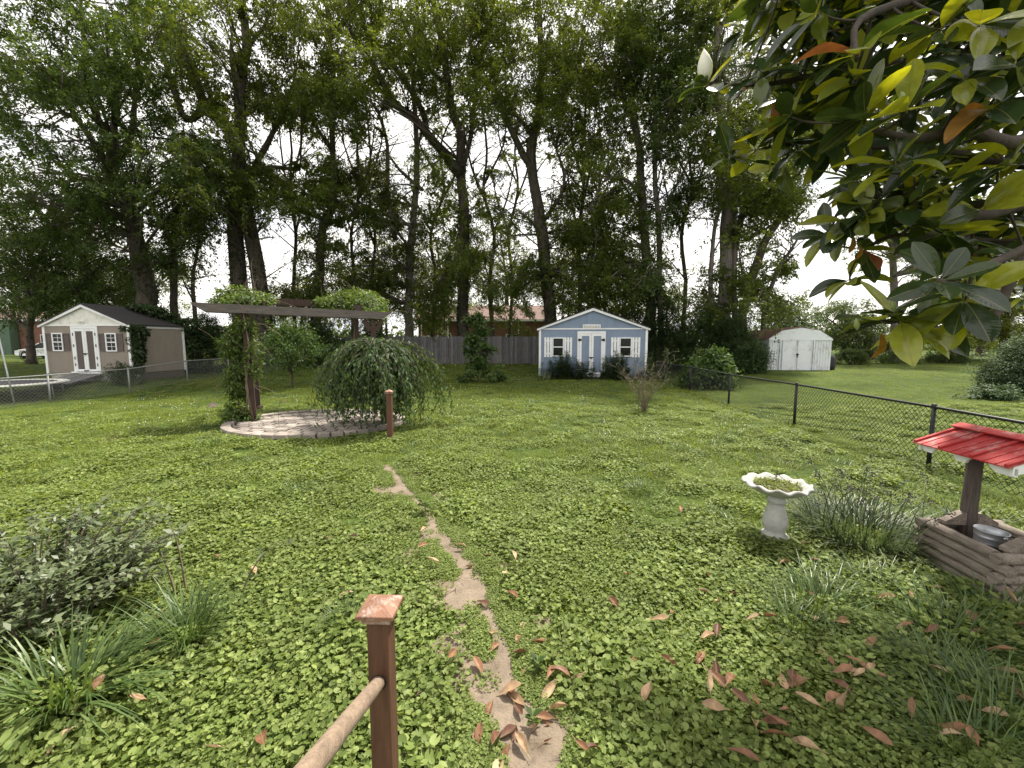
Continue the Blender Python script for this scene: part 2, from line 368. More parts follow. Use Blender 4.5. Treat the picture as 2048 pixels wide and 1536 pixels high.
class MB:
    """collects simple solids and builds ONE mesh object"""
    def __init__(s): s.v = []; s.f = []; s.sm = []; s.mi = []; s.cur = 0
    def add(s, verts, faces, smooth=False):
        b = len(s.v); s.v += [tuple(x) for x in verts]
        for q in faces: s.f.append([b + i for i in q]); s.sm.append(smooth); s.mi.append(s.cur)
        return s
    def box(s, lo, hi, bev=0.0):
        (x0, y0, z0), (x1, y1, z1) = lo, hi
        v = [(x0, y0, z0), (x1, y0, z0), (x1, y1, z0), (x0, y1, z0), (x0, y0, z1), (x1, y0, z1), (x1, y1, z1), (x0, y1, z1)]
        return s.add(v, [(0, 3, 2, 1), (4, 5, 6, 7), (0, 1, 5, 4), (1, 2, 6, 5), (2, 3, 7, 6), (3, 0, 4, 7)])
    def bar(s, a, b, w, h, up=(0, 0, 1)):
        """square bar from a to b, w wide, h tall"""
        a, b = Vector(a), Vector(b); d = (b - a).normalized(); up = Vector(up)
        sd = d.cross(up)
        if sd.length < 1e-4: sd = d.cross(Vector((0, 1, 0)))
        sd.normalize(); u = sd.cross(d).normalized()
        v = []
        for p in (a, b):
            for i, j in ((-1, -1), (1, -1), (1, 1), (-1, 1)): v.append(p + sd * (i * w / 2) + u * (j * h / 2))
        return s.add(v, [(3, 2, 1, 0), (4, 5, 6, 7), (0, 1, 5, 4), (1, 2, 6, 5), (2, 3, 7, 6), (3, 0, 4, 7)])
    def tube(s, pts, rad, n=8, cap=True, wob=0.0, smooth=True):
        pts = [Vector(p) for p in pts]
        if not isinstance(rad, (list, tuple)): rad = [rad] * len(pts)
        v = []; pu = None
        for i, p in enumerate(pts):
            d = (pts[min(i + 1, len(pts) - 1)] - pts[max(i - 1, 0)]).normalized()
            if pu is None: pu = d.orthogonal().normalized()
            sd = d.cross(pu)
            if sd.length < 1e-5: sd = d.orthogonal()
            sd.normalize(); u = sd.cross(d).normalized(); pu = u
            for k in range(n):
                a = 2 * math.pi * k / n
                r = rad[i] * (1 + (random.uniform(-wob, wob) if wob else 0))
                v.append(p + (u * math.cos(a) + sd * math.sin(a)) * r)
        f = []
        for i in range(len(pts) - 1):
            for k in range(n):
                k2 = (k + 1) % n
                f.append((i * n + k, i * n + k2, (i + 1) * n + k2, (i + 1) * n + k))
        s.add(v, f, smooth)
        if cap:
            b = len(v)
            s.add([v[k] for k in range(n)], [tuple(range(n - 1, -1, -1))]) if False else None
            base = len(s.v) - b
            s.f.append([base + k for k in range(n - 1, -1, -1)]); s.sm.append(False); s.mi.append(s.cur)
            e = base + (len(pts) - 1) * n
            s.f.append([e + k for k in range(n)]); s.sm.append(False); s.mi.append(s.cur)
        return s
    def prism(s, poly, axis, lo, hi):
        """polygon (2-D) pushed along axis 'x', 'y' or 'z' from lo to hi"""
        def P(q, t):
            return {'x': (t, q[0], q[1]), 'y': (q[0], t, q[1]), 'z': (q[0], q[1], t)}[axis]
        n = len(poly); v = [P(q, lo) for q in poly] + [P(q, hi) for q in poly]
        f = [tuple(range(n)), tuple(range(2 * n - 1, n - 1, -1))] + [(i, i + n, (i + 1) % n + n, (i + 1) % n) for i in range(n)]
        return s.add(v, f)
    def lathe(s, prof, n=32, c=(0, 0, 0), fn=None, smooth=True):
        """prof: (r, z) pairs; fn(a, r, z) may return a changed (r, z)"""
        v = []
        for (r, z) in prof:
            for k in range(n):
                a = 2 * math.pi * k / n
                rr, zz = fn(a, r, z) if fn else (r, z)
                v.append((c[0] + rr * math.cos(a), c[1] + rr * math.sin(a), c[2] + zz))
        f = []
        for i in range(len(prof) - 1):
            for k in range(n):
                k2 = (k + 1) % n
                f.append((i * n + k, i * n + k2, (i + 1) * n + k2, (i + 1) * n + k))
        return s.add(v, f, smooth)
    def build(s, name, mat, parent=None, bevel=0.0, loc=None):
        me = bpy.data.meshes.new(name); me.from_pydata(s.v, [], s.f)
        for mm in (mat if isinstance(mat, (list, tuple)) else [mat]): me.materials.append(mm)
        me.polygons.foreach_set('use_smooth', s.sm)
        me.polygons.foreach_set('material_index', s.mi)
        me.update()
        o = bpy.data.objects.new(name, me); link(o, parent)
        if loc is not None: o.location = loc
        if bevel:
            bv = o.modifiers.new('bevel', 'BEVEL'); bv.width = bevel; bv.segments = 2; bv.limit_method = 'ANGLE'; bv.angle_limit = math.radians(35)
        return o

def norm(a):
    return a / np.maximum(np.linalg.norm(a, axis=-1, keepdims=True), 1e-9)

def rand_dirs(n):
    return norm(RNG.normal(size=(n, 3)))

def leaf_quads(C, A, N, L, W, fold=0.12, belly=0.45):
    """one folded diamond leaf per row: base C, axis A, normal N, length L, width W"""
    A = norm(A); Sd = norm(np.cross(A, N)); Nn = norm(np.cross(Sd, A))
    L = np.asarray(L, float).reshape(-1, 1) * np.ones((len(C), 1)); W = np.asarray(W, float).reshape(-1, 1) * np.ones((len(C), 1))
    V = np.stack([C, C + A * L * belly + Sd * W / 2 + Nn * W * fold, C + A * L - Nn * L * fold, C + A * L * belly - Sd * W / 2 + Nn * W * fold], 1).reshape(-1, 3)
    return V, np.arange(len(V)).reshape(-1, 4)

def leaf_tris(C, A, N, L, W):
    A = norm(A); Sd = norm(np.cross(A, N))
    L = np.asarray(L, float).reshape(-1, 1); W = np.asarray(W, float).reshape(-1, 1)
    V = np.stack([C + A * L * 0.15 + Sd * W / 2, C + A * L, C - Sd * W / 2], 1).reshape(-1, 3)
    return V, np.arange(len(V)).reshape(-1, 3)

def bezier(a, b, c, n):
    a, b, c = Vector(a), Vector(b), Vector(c)
    return [a * (1 - t) ** 2 + b * 2 * t * (1 - t) + c * t * t for t in [i / (n - 1) for i in range(n)]]

def join_vf(parts):
    Vs, Fs, b = [], [], 0
    for V, Fc in parts:
        Vs.append(V); Fs.append(Fc + b); b += len(V)
    return np.concatenate(Vs), np.concatenate(Fs)

def blade_strip(C, A, L, W, droop, segs=3):
    """grass blades: tapering strips that arch over; C base, A start direction"""
    n = len(C); A = norm(A)
    H = A.copy(); H[:, 2] = 0; H = norm(H + 1e-6)
    Sd = norm(np.cross(A, np.tile([0, 0, 1.0], (n, 1))) + 1e-6)
    L = np.asarray(L).reshape(-1, 1); W = np.asarray(W).reshape(-1, 1); droop = np.asarray(droop).reshape(-1, 1)
    rows = []
    for i in range(segs + 1):
        t = i / segs
        c = C + A * L * t + (H * 0.55 - np.array([0, 0, 1.0])) * (droop * L * t * t)
        w = W * (1 - t) ** 0.7 * 0.5 if i < segs else W * 0.02
        rows += [c - Sd * w, c + Sd * w]
    V = np.stack(rows, 1).reshape(-1, 3)
    k = 2 * (segs + 1)
    base = (np.arange(n) * k)[:, None]
    Fc = np.concatenate([base + np.array([[2 * i, 2 * i + 1, 2 * i + 3, 2 * i + 2]]) for i in range(segs)])
    return V, Fc

# ================================================================== THE SETTING
def axis_pts():
    near = np.arange(-30, 30.01, 0.5)
    far = np.array([35, 42, 52, 70, 100, 160, 260, 420])
    return np.concatenate([-far[::-1], near, far])
gx = axis_pts(); gy = np.concatenate([[-60, -30, -15, -6], np.arange(-2, 30.01, 0.5), [35, 42, 52, 70, 100, 160, 260, 420]])
GX, GY = np.meshgrid(gx, gy)
GV = np.stack([GX, GY, zt(GX, GY)], -1).reshape(-1, 3)
nx, ny = len(gx), len(gy)
ii, jj = np.meshgrid(np.arange(nx - 1), np.arange(ny - 1))
q = (jj * nx + ii).ravel()
tag(obj_np('ground', GV, np.stack([q, q + 1, q + 1 + nx, q + nx], 1), M['lawn'], smooth=True), kind='structure')

# the worn dirt path that runs from the steps to the patio
PATH_PX = [(772, 930, 16), (796, 958, 26), (815, 990, 30), (850, 1020, 18), (872, 1062, 30), (905, 1100, 46), (935, 1140, 58), (955, 1190, 52), (975, 1230, 36),
           (995, 1275, 48), (1012, 1320, 58), (1012, 1370, 60), (1020, 1420, 75), (1030, 1480, 100), (1050, 1536, 110), (1070, 1640, 120)]
PATH = [(gnd(a, b), w) for a, b, w in PATH_PX]
pv, pf = [], []
fine = []; jl = jh = 0.0
for i in range(len(PATH) - 1):
    (a, wa), (b, wb) = PATH[i], PATH[i + 1]
    for k in range(8):
        t = k / 8; fine.append((a.lerp(b, t), wa + (wb - wa) * t))
for i, (p_, w) in enumerate(fine):
    pulse = 0.75 + 0.35 * math.sin(i * 0.55) + 0.25 * math.sin(i * 1.31 + 1)
    half = w * 0.5 * p_.y / F * 3.4 + 0.08
    jl = jl * 0.6 + random.uniform(-0.14, 0.14); jh = jh * 0.6 + random.uniform(-0.14, 0.14)
    lo, hi = half * (1 + jl), half * (1 + jh)
    sh = half * 0.3 * math.sin(i * 0.4)
    for k in range(9):
        t = -1 + k / 4
        xx = p_.x + sh + t * (lo if t < 0 else hi); yy = p_.y + random.uniform(-0.012, 0.012)
        pv.append((xx, yy, float(zt(xx, yy)) + (0.007 if abs(t) < 0.8 else 0.002) + random.uniform(0, 0.004)))
    if i:
        for k in range(8):
            q_ = (i - 1) * 9 + k; pf.append((q_, q_ + 1, q_ + 10, q_ + 9))
tag(obj_np('dirt_path', np.array(pv), np.array(pf), M['soil'], smooth=True), 'narrow worn path of bare sandy soil through the ground cover', kind='structure')
PATH_XY = np.array([[p_.x, p_.y, (w * 0.5 * p_.y / F + 0.03) * 1.35] for p_, w in PATH])
def path_d(x, y):
    """distance to the path axis divided by its half width"""
    d = np.full(np.shape(x), 99.0)
    for i in range(len(PATH_XY) - 1):
        a, b = PATH_XY[i], PATH_XY[i + 1]
        for t in np.linspace(0, 1, 5):
            c = a + (b - a) * t
            d = np.minimum(d, np.hypot(x - c[0], (y - c[1])) / c[2])
    return d

# ------------------------------------------------------------------ paved patio
PC = Vector((-4.1, 8.72, 0)); PRX, PRY = 1.82, 1.48
patio = empty('patio', (PC.x, PC.y, 0)); tag(patio, 'oval patio of weathered concrete pavers under the pergola', kind='structure')
mb = MB(); ring = [(PRX * math.cos(a) * 0.985, PRY * math.sin(a) * 0.985) for a in np.linspace(0, 2 * math.pi, 48, endpoint=False)]
mb.prism(ring, 'z', -0.08, 0.03); mb.build('bedding', M['bed'], patio)
def paver_mesh(i, w, d, h=0.055):
    mb = MB(); j = 0.006
    top = [(x + random.uniform(-j, j), y + random.uniform(-j, j)) for x, y in ((-w / 2, -d / 2), (w / 2, -d / 2), (w / 2, d / 2), (-w / 2, d / 2))]
    c = 0.008
    lowr = top; up = [(x * (1 - c / w * 2), y * (1 - c / d * 2)) for x, y in top]
    v = [(x, y, 0) for x, y in lowr] + [(x, y, h - c) for x, y in lowr] + [(x, y, h) for x, y in up]
    f = [(0, 1, 5, 4), (1, 2, 6, 5), (2, 3, 7, 6), (3, 0, 4, 7), (4, 5, 9, 8), (5, 6, 10, 9), (6, 7, 11, 10), (7, 4, 8, 11), (8, 9, 10, 11)]
    me = bpy.data.meshes.new('paver'); me.from_pydata(v, [], f); me.materials.append(M['paver']); return me
pm = [paver_mesh(i, w, 0.15) for i, w in enumerate((0.2, 0.2, 0.215, 0.185))]
def put_paver(me, x, y, rz, z):
    o = bpy.data.objects.new('paver', me); link(o, patio); o.location = (x, y, z)
    o.rotation_euler = (random.uniform(-0.02, 0.02), random.uniform(-0.02, 0.02), rz + random.uniform(-0.03, 0.03))
row = 0; y = -PRY
while y < PRY:
    x = -PRX + (0.11 if row % 2 else 0.0)
    while x < PRX:
        e = (x / (PRX - 0.24)) ** 2 + (y / (PRY - 0.24)) ** 2
        if e < 1: put_paver(random.choice(pm), x, y, 0, 0.026 + random.uniform(-0.006, 0.008))
        x += 0.238
    y += 0.19; row += 1
nb = 46
bmesh_ = paver_mesh(9, 0.2, 0.17, 0.075)
for k in range(nb):
    a = 2 * math.pi * (k + 0.5) / nb
    put_paver(bmesh_, (PRX - 0.1) * math.cos(a), (PRY - 0.1) * math.sin(a), math.atan2(PRX * math.sin(a) / 1.0, PRY * math.cos(a)) + math.pi / 2, 0.03)

# ------------------------------------------------------------------ chain link fences
def prisms(P0, P1, r, sides=3):
    d = norm(P1 - P0); ref = np.tile([0.31, 0.17, 0.93], (len(d), 1))
    u = norm(np.cross(d, ref)); w = np.cross(d, u)
    ring = [u * math.cos(2 * math.pi * k / sides) + w * math.sin(2 * math.pi * k / sides) for k in range(sides)]
    V = np.stack([P0 + a * r for a in ring] + [P1 + a * r for a in ring], 1).reshape(-1, 3)
    b = (np.arange(len(d)) * 2 * sides)[:, None]
    Fc = np.concatenate([b + np.array([[k, (k + 1) % sides, sides + (k + 1) % sides, sides + k]]) for k in range(sides)])
    return V, Fc

def link_fence(name, label, posts, h, mat_post, d, wr, pr, group=None):
    """posts: ground points; h height; d half a diamond"""
    f = empty(name, posts[0], label=label, cat='fence', group=group)
    o0 = Vector(posts[0])
    for p_ in posts:
        mb = MB(); q = Vector(p_) - o0
        mb.tube([q + Vector((0, 0, -0.15)), q + Vector((0, 0, h + 0.005))], pr, 10)
        po = mb.build('post', mat_post, f)
        mb = MB(); mb.lathe([(pr * 1.15, 0), (pr * 1.15, 0.03), (pr * 0.8, 0.045), (0.001, 0.05)], 10, (q.x, q.y, q.z + h)); mb.build('cap', mat_post, po)
    mb = MB(); mb.tube([Vector(p_) - o0 + Vector((0, 0, h - 0.0)) for p_ in posts], pr * 0.72, 8)
    mb.build('top_rail', mat_post, f)
    P0, P1 = [], []
    for a, b in zip(posts[:-1], posts[1:]):
        a, b = np.array(a) - np.array(o0), np.array(b) - np.array(o0); L = np.linalg.norm(b - a); n = max(1, int(L / d)); kz = int((h + 0.01) / d)
        i = np.arange(n)[:, None]; k = np.arange(kz + 1)[None, :]
        s = (i + (k + i) % 2) * (L / n)
        z = np.broadcast_to(0.02 + k * (h / kz), s.shape)
        pts = a + (b - a) * (s / L)[..., None]; pts = pts.copy(); pts[..., 2] += z
        pts[..., 1] += 0.0
        P0.append(pts[:, :-1].reshape(-1, 3)); P1.append(pts[:, 1:].reshape(-1, 3))
    V, Fc = prisms(np.concatenate(P0), np.concatenate(P1), wr)
    obj_np('wire_mesh', V, Fc, mat_post, f)
    return f

posts = []
for i in range(-1, 5):
    x, y = 5.74 + 0.185 * i, 5.62 + 3.03 * i
    posts.append(ground(x, y))
posts.append(ground(6.79, 19.6))
link_fence('chain_link_fence', 'low black chain link fence from the blue shed past the wishing well', posts, 0.84, M['black'], 0.041, 0.0032, 0.027)

lp = [(-16, 9.0), (-15.45, 12.2), (-15.1, 14.2), (-14.55, 16.2), (-14.0, 18.3), (-13.55, 20.4), (-13.1, 22.6)]
lp = [(at(96, 760, 13.9).x - 0.45 * 1.0 - 0.0, 11.2), (at(96, 760, 13.9).x, 13.9), (at(256, 740, 16.0).x, 16.0), (at(372, 720, 18.2).x, 18.2), (at(455, 705, 20.2).x, 20.2), (at(455, 705, 20.2).x + 1.2, 22.6)]
link_fence('chain_link_fence', 'dull grey chain link fence in front of the tan shed', [ground(x, y) for x, y in lp], 0.93, M['galv_fence'], 0.055, 0.0034, 0.026)

# ------------------------------------------------------------------ wooden privacy fence
FY = 27.8
wf = empty('wooden_fence', (0, FY, 0.25), label='tall weathered grey board fence behind the blue shed', cat='fence')
bms = []
for i in range(6):
    mb = MB(); h = 1.83 + random.uniform(-0.02, 0.02)
    mb.prism([(-0.068, 0.0), (0.068, 0.0), (0.068, h - 0.03), (0.045, h), (-0.045, h), (-0.068, h - 0.03)], 'y', -0.01, 0.01)
    me = bpy.data.meshes.new('board'); me.from_pydata(mb.v, [], mb.f); me.materials.append(M['grey_wood']); bms.append(me)
x = -11.2
while x < 3.4:
    o = bpy.data.objects.new('board', random.choice(bms)); link(o, wf)
    o.location = (x, random.uniform(-0.006, 0.006), random.uniform(-0.02, 0.02)); o.rotation_euler = (0, random.uniform(-0.008, 0.008), random.uniform(-0.04, 0.04))
    x += 0.147
for z in (0.35, 0.95, 1.55):
    mb = MB(); mb.box((-11.3, 0.022, z), (3.5, 0.06, z + 0.09)); mb.build('rail', M['grey_wood'], wf)
for x in np.arange(-11.2, 3.5, 2.44):
    mb = MB(); mb.box((x, 0.062, -0.3), (x + 0.09, 0.15, 1.7)); mb.build('post', M['grey_wood'], wf)

# ------------------------------------------------------------------ sheds with gable fronts
PROP = -math.atan(0.085)          # the plots are turned by this angle
def gable_shed(name, label, c, rz, W, D, floor_z, eave, peak, wallm, gablem, trimm, door, wins, panelm, vent, shut, over=0.12, muntins=False):
    """front on local y = 0 looking to -y, x across; door = (x0, x1, z0, z1); wins = [(x0, x1, z0, z1)]"""
    s = empty(name, c, rz, label, 'shed')
    h = W / 2
    mb = MB()
    mb.prism([(-h, floor_z), (h, floor_z), (h, eave), (-h, eave)], 'y', 0, D)
    wall = mb.build('wall', wallm, s)
    mb = MB(); mb.prism([(-h, eave + 0.002), (h, eave + 0.002), (0, peak)], 'y', 0.004, D - 0.004); gb = mb.build('gable', gablem, s)
    # siding joints: shallow battens every 0.41 m would be too strong, so thin seams
    for x in np.arange(-h + 0.2, h - 0.1, 1.22):
        mb = MB(); mb.box((x, -0.006, floor_z), (x + 0.012, 0.001, eave - 0.02)); mb.build('seam', wallm, wall)
    mb = MB(); mb.box((-0.012, -0.004, eave + 0.1), (0.012, 0.003, peak - 0.1)); mb.build('seam', gablem, gb)
    # corner boards, frieze and rake boards
    for sx in (-1, 1):
        mb = MB(); mb.box((min(sx * (h - 0.07), sx * (h + 0.035)), -0.028, floor_z - 0.02), (max(sx * (h - 0.07), sx * (h + 0.035)), 0.06, eave - 0.002))
        mb.build('corner_board', trimm, s)
        mb = MB(); mb.box((sx * h - 0.01 if sx > 0 else -h - 0.03, D - 0.09, floor_z - 0.02), (sx * h + 0.03 if sx > 0 else -h + 0.01, D + 0.02, eave - 0.03)); mb.build('corner_board', trimm, s)
        a = Vector((sx * (h + over), -0.06, eave - over * (peak - eave) / h)); b = Vector((0, -0.06, peak))
        d = (b - a).normalized(); nrm = Vector((-d.z, 0, d.x)) * (1 if d.x < 0 else -1)
        if nrm.z < 0: nrm = -nrm
        w = 0.12
        poly = [(a.x, a.z - 0.03), (b.x, b.z - 0.03), (b.x, b.z + w - 0.03), (a.x, a.z + 0.06)]
        mb = MB(); mb.prism(poly, 'y', -0.10 + 0.003 * sx, -0.055); mb.build('rake_board', trimm, s)
        t = 0.05
        poly = [(a.x - sx * 0.02, a.z + 0.062), (b.x, b.z + w - 0.027), (b.x, b.z + w - 0.027 + t), (a.x - sx * 0.02, a.z + 0.062 + t)]
        mb = MB(); mb.prism(poly, 'y', -0.12, D + 0.12); mb.build('roof_slope', M['shingle'], s)
        mb = MB(); mb.box((sx * (h + 0.012) - 0.012, 0.05, eave - 0.1), (sx * (h + 0.012) + 0.012, D, eave - 0.004)); mb.build('fascia', trimm, s)
    mb = MB(); mb.box((-h + 0.05, -0.022, eave - 0.02), (h - 0.05, 0.0, eave + 0.035)); mb.build('frieze_board', trimm, s)
    # double door
    x0, x1, z0, z1 = door; t = 0.1
    dr = empty('double_door', (0, 0, 0)); dr.parent = s
    mb = MB(); mb.box((x0 - t, -0.035, z0), (x0, 0.0, z1 + t)); mb.box((x1, -0.035, z0), (x1 + t, 0.0, z1 + t)); mb.box((x0 + 0.001, -0.034, z1), (x1 - 0.001, 0.0, z1 + t)); mb.build('door_frame', trimm, dr)
    xm = (x0 + x1) / 2
    for a, b, sg in ((x0 + 0.006, xm - 0.006, -1), (xm + 0.006, x1 - 0.006, 1)):
        mb = MB(); mb.box((a + 0.09, -0.022, z0 + 0.05), (b - 0.09, -0.004, z1 - 0.1)); mb.build('door_panel', panelm, dr)
        mb = MB(); st = 0.095
        mb.box((a, -0.042, z0 + 0.02), (a + st, -0.004, z1 - 0.006)); mb.box((b - st, -0.042, z0 + 0.02), (b, -0.004, z1 - 0.006))
        mb.box((a + st + 0.001, -0.041, z1 - 0.12), (b - st - 0.001, -0.004, z1 - 0.008)); mb.box((a + st + 0.001, -0.041, z0 + 0.022), (b - st - 0.001, -0.004, z0 + 0.1))
        mb.build('door_stile', trimm, dr)
        for zz in ((z1 - 0.3,) if not muntins else (z1 - 0.25, (z0 + z1) / 2 + 0.2, (z0 + z1) / 2 - 0.35, z0 + 0.3)):
            mb = MB(); e = a if sg < 0 else b
            if muntins: mb.box((e - 0.02, -0.052, zz - 0.06), (e + 0.02, -0.043, zz + 0.06))
            else: mb.prism([(e - sg * 0.1, zz - 0.02), (e - sg * 0.1, zz + 0.02), (e - sg * 0.02, zz + 0.06), (e + sg * 0.07, zz + 0.06), (e + sg * 0.07, zz - 0.06), (e - sg * 0.02, zz - 0.06)], 'y', -0.055, -0.044)
            mb.build('hinge', M['iron'], dr)
    mb = MB(); zh = z0 + (z1 - z0) * 0.42
    mb.box((xm - 0.12, -0.075, zh - 0.015), (xm + 0.12, -0.052, zh + 0.02)); mb.box((xm - 0.05, -0.075, zh - 0.06), (xm + 0.03, -0.052, zh - 0.016)); mb.box((xm - 0.03, -0.053, zh - 0.03), (xm + 0.03, -0.042, zh + 0.01)); mb.build('door_handle', M['iron'], dr)
    mb = MB(); mb.box((xm - 0.12, -0.075, z0 + 0.0), (xm + 0.1, -0.044, z0 + 0.06)); mb.build('door_latch', M['iron'], dr)
    mb = MB(); mb.box((x0 - t - 0.05, -0.12, z0 - 0.09), (x1 + t + 0.05, -0.001, z0 - 0.002)); mb.build('threshold', trimm, dr)
    # windows and shutters
    for (a, b, c0, c1) in wins:
        w = empty('window', (0, 0, 0)); w.parent = s
        ft = 0.05
        mb = MB(); mb.box((a - ft, -0.045, c0 - ft), (a, 0, c1 + ft)); mb.box((b, -0.045, c0 - ft), (b + ft, 0, c1 + ft)); mb.box((a, -0.044, c1), (b, 0, c1 + ft)); mb.box((a, -0.044, c0 - ft), (b, 0, c0)); mb.build('window_frame', trimm, w)
        zm = (c0 + c1) / 2
        mb = MB(); mb.box((a + 0.001, -0.04, zm - 0.022), (b - 0.001, -0.004, zm + 0.022)); mb.build('sash_bar', trimm, w)
        for lo, hi in ((c0 + 0.001, zm - 0.023), (zm + 0.023, c1 - 0.001)):
            mb = MB(); mb.box((a + 0.001, -0.012, lo), (b - 0.001, -0.003, hi)); mb.build('pane', M['glass'], w)
            if muntins:
                xm2 = (a + b) / 2; z2 = (lo + hi) / 2
                mb = MB(); mb.box((xm2 - 0.008, -0.02, lo), (xm2 + 0.008, -0.0125, hi)); mb.box((a + 0.001, -0.0195, z2 - 0.008), (xm2 - 0.0082, -0.0125, z2 + 0.008)); mb.box((xm2 + 0.0082, -0.0195, z2 - 0.008), (b - 0.001, -0.0125, z2 + 0.008)); mb.build('muntin', trimm, w)
        for sg in (-1, 1):
            sh = empty('shutter', (0, 0, 0)); sh.parent = s
            if shut == 'board':
                sw = 0.37; e = a - ft - 0.012 - sw if sg < 0 else b + ft + 0.012
                bw = (sw - 0.07) / 3
                for k in range(3):
                    mb = MB(); mb.box((e + k * (bw + 0.035), -0.04, c0 - 0.08), (e + k * (bw + 0.035) + bw, -0.02, c1 + 0.05)); mb.build('slat', trimm, sh)
                for zz in (c0 + 0.06, c1 - 0.14):
                    mb = MB(); mb.box((e + 0.004, -0.0195, zz), (e + sw - 0.004, -0.001, zz + 0.07)); mb.build('batten', trimm, sh)
            else:
                sw = 0.3; e = a - ft - 0.008 - sw if sg < 0 else b + ft + 0.008
                zz0, zz1 = c0 - 0.04, c1 + 0.03
                mb = MB(); mb.box((e, -0.02, zz0), (e + sw, -0.001, zz1)); mb.build('shutter_panel', panelm, sh)
                zm = (zz0 + zz1) / 2
                mb = MB()
                mb.box((e, -0.034, zz0), (e + 0.045, -0.0205, zz1)); mb.box((e + sw - 0.045, -0.034, zz0), (e + sw, -0.0205, zz1))
                for q in (zz0, zm - 0.03, zz1 - 0.06): mb.box((e + 0.046, -0.0335, q), (e + sw - 0.046, -0.0205, q + 0.06))
                mb.build('shutter_frame', panelm, sh)
    # gable vent
    va, vb, vz0, vz1 = vent
    v = empty('vent', (0, 0, 0)); v.parent = s
    vm = trimm if shut == 'board' else M['white_worn']
    mb = MB(); mb.box((va, -0.02, vz0), (vb, 0.0, vz1)); mb.build('vent_plate', vm, v)
    k = 6 if shut == 'board' else 4; ww = (vb - va - 0.06) / k
    for i in range(k):
        mb = MB()
        for j in range(5):
            zz = vz0 + 0.03 + (vz1 - vz0 - 0.06) * j / 5
            mb.box((va + 0.03 + i * ww + 0.012, -0.03, zz), (va + 0.03 + (i + 1) * ww - 0.012, -0.0205, zz + (vz1 - vz0 - 0.06) / 5 * 0.55))
        mb.build('louver', M['skirting'], v)
    return s

# blue shed: front wall plane at Y = 19.8
Yb = 19.8; zs = lambda py: at(1184, py, Yb).z
cx = (at(1079, 750, Yb).x + at(1289, 750, Yb).x) / 2
bx = lambda px: at(px, 700, Yb).x - cx
blue = gable_shed('garden_shed', 'slate blue wooden shed with white trim and slatted white shutters', (cx, Yb, 0), PROP,
                  at(1289, 750, Yb).x - at(1079, 750, Yb).x, 4.2, zs(751), zs(658), zs(620), M['blue'], M['blue'], M['white'],
                  (bx(1159), bx(1206), zs(749), zs(667)), [(bx(1107), bx(1126), zs(711), zs(677)), (bx(1239.5), bx(1259.5), zs(711), zs(677))], M['blue'],
                  (bx(1165), bx(1200), zs(657.3), zs(649)), 'board')
mb = MB(); mb.box((-2.3, 0.06, -0.1), (2.3, 4.1, zs(751) - 0.002)); mb.build('foundation', M['skirting'], blue)
mb = MB(); mb.box((bx(1163), -0.55, -0.05), (bx(1203), -0.125, 0.1)); st = mb.build('step', M['grey_wood'], blue, 0.01)

# tan shed: front wall plane at Y = 18.5
Yt = 18.5; zt_ = lambda py: at(180, py, Yt).z
cxt = (at(82, 700, Yt).x + at(268, 700, Yt).x) / 2
tx = lambda px: at(px, 700, Yt).x - cxt
tan = gable_shed('garden_shed', 'tan wooden shed with pale gable, taupe shutters and dark shingle roof', (cxt, Yt, 0), PROP,
                 at(268, 700, Yt).x - at(82, 700, Yt).x, 2.75, zt_(746), zt_(651), zt_(613), M['tan'], M['white_worn'], M['white'],
                 (tx(148), tx(197), zt_(743), zt_(657)), [(tx(103), tx(122), zt_(700), zt_(668)), (tx(220), tx(239), zt_(700.5), zt_(668.5))], M['taupe'],
                 (tx(161), tx(175), zt_(647.5), zt_(641)), 'panel', 0.14, True)
gz = float(zt(cxt, Yt))
fz = zt_(746)
mb = MB(); mb.box((-2.0, 0.08, -0.15), (2.0, 2.7, fz - 0.003)); mb.build('foundation', M['bed'], tan)
lat = MB()
for k in range(60):
    x = -2.05 + k * 0.07
    lat.bar((x, 0.03, fz - 0.01), (x + (fz - gz) * 0.9, 0.03, gz - 0.02), 0.03, 0.006, (0, 1, 0)); lat.bar((x, 0.045, gz - 0.02), (x + (fz - gz) * 0.9, 0.045, fz - 0.01), 0.03, 0.006, (0, 1, 0))
lat.build('lattice_skirt', M['skirting'], tan)
# plank ramp to the door
ramp_ = empty('plank_ramp', (cxt + tx(178), Yt, 0), PROP, 'low grey plank ramp leading up to the tan shed door', 'ramp')
for k in range(9):
    mb = MB(); x = -0.72 + k * 0.16
    a, b = Vector((x + 0.08, -0.14, fz - 0.03)), Vector((x + 0.08 + 0.15, -1.7, gz + 0.03))
    mb.bar(a, b, 0.15, 0.035); mb.build('plank', M['grey_wood'], ramp_)

# ------------------------------------------------------------------ white metal shed with barn roof
Ym = 22.0; xm0, xm1 = at(1537, 740, Ym).x, at(1657, 740, Ym).x
cm = (xm0 + xm1) / 2; zm = lambda py: at(1597, py, Ym).z; mx_ = lambda px: at(px, 700, Ym).x - cm
gzm = float(zt(cm, Ym))
ms = empty('metal_shed', (cm, Ym, 0), PROP, 'white sheet metal shed with brown barn roof beside the hedge', 'shed')
h = (xm1 - xm0) / 2; ev, mid, pk = zm(679), zm(661), zm(655.5); Dm = 3.3; base = gzm - 0.03
mb = MB(); mb.box((-h + 0.02, 0.02, base), (h - 0.02, Dm, ev)); mb.build('wall', M['metal_white'], ms)
gp = [(-h, ev + 0.003), (h, ev + 0.003), (h - 0.02, ev + 0.06), (h * 0.58, mid), (0, pk), (-h * 0.58, mid), (-h + 0.02, ev + 0.06)]
mb = MB(); mb.prism(gp, 'y', -0.01, 0.05); mb.build('gable', M['metal_white'], ms)
mb = MB(); mb.box((-h - 0.005, -0.035, ev - 0.05), (h + 0.005, -0.011, ev + 0.0)); mb.build('header', M['metal_white'], ms)
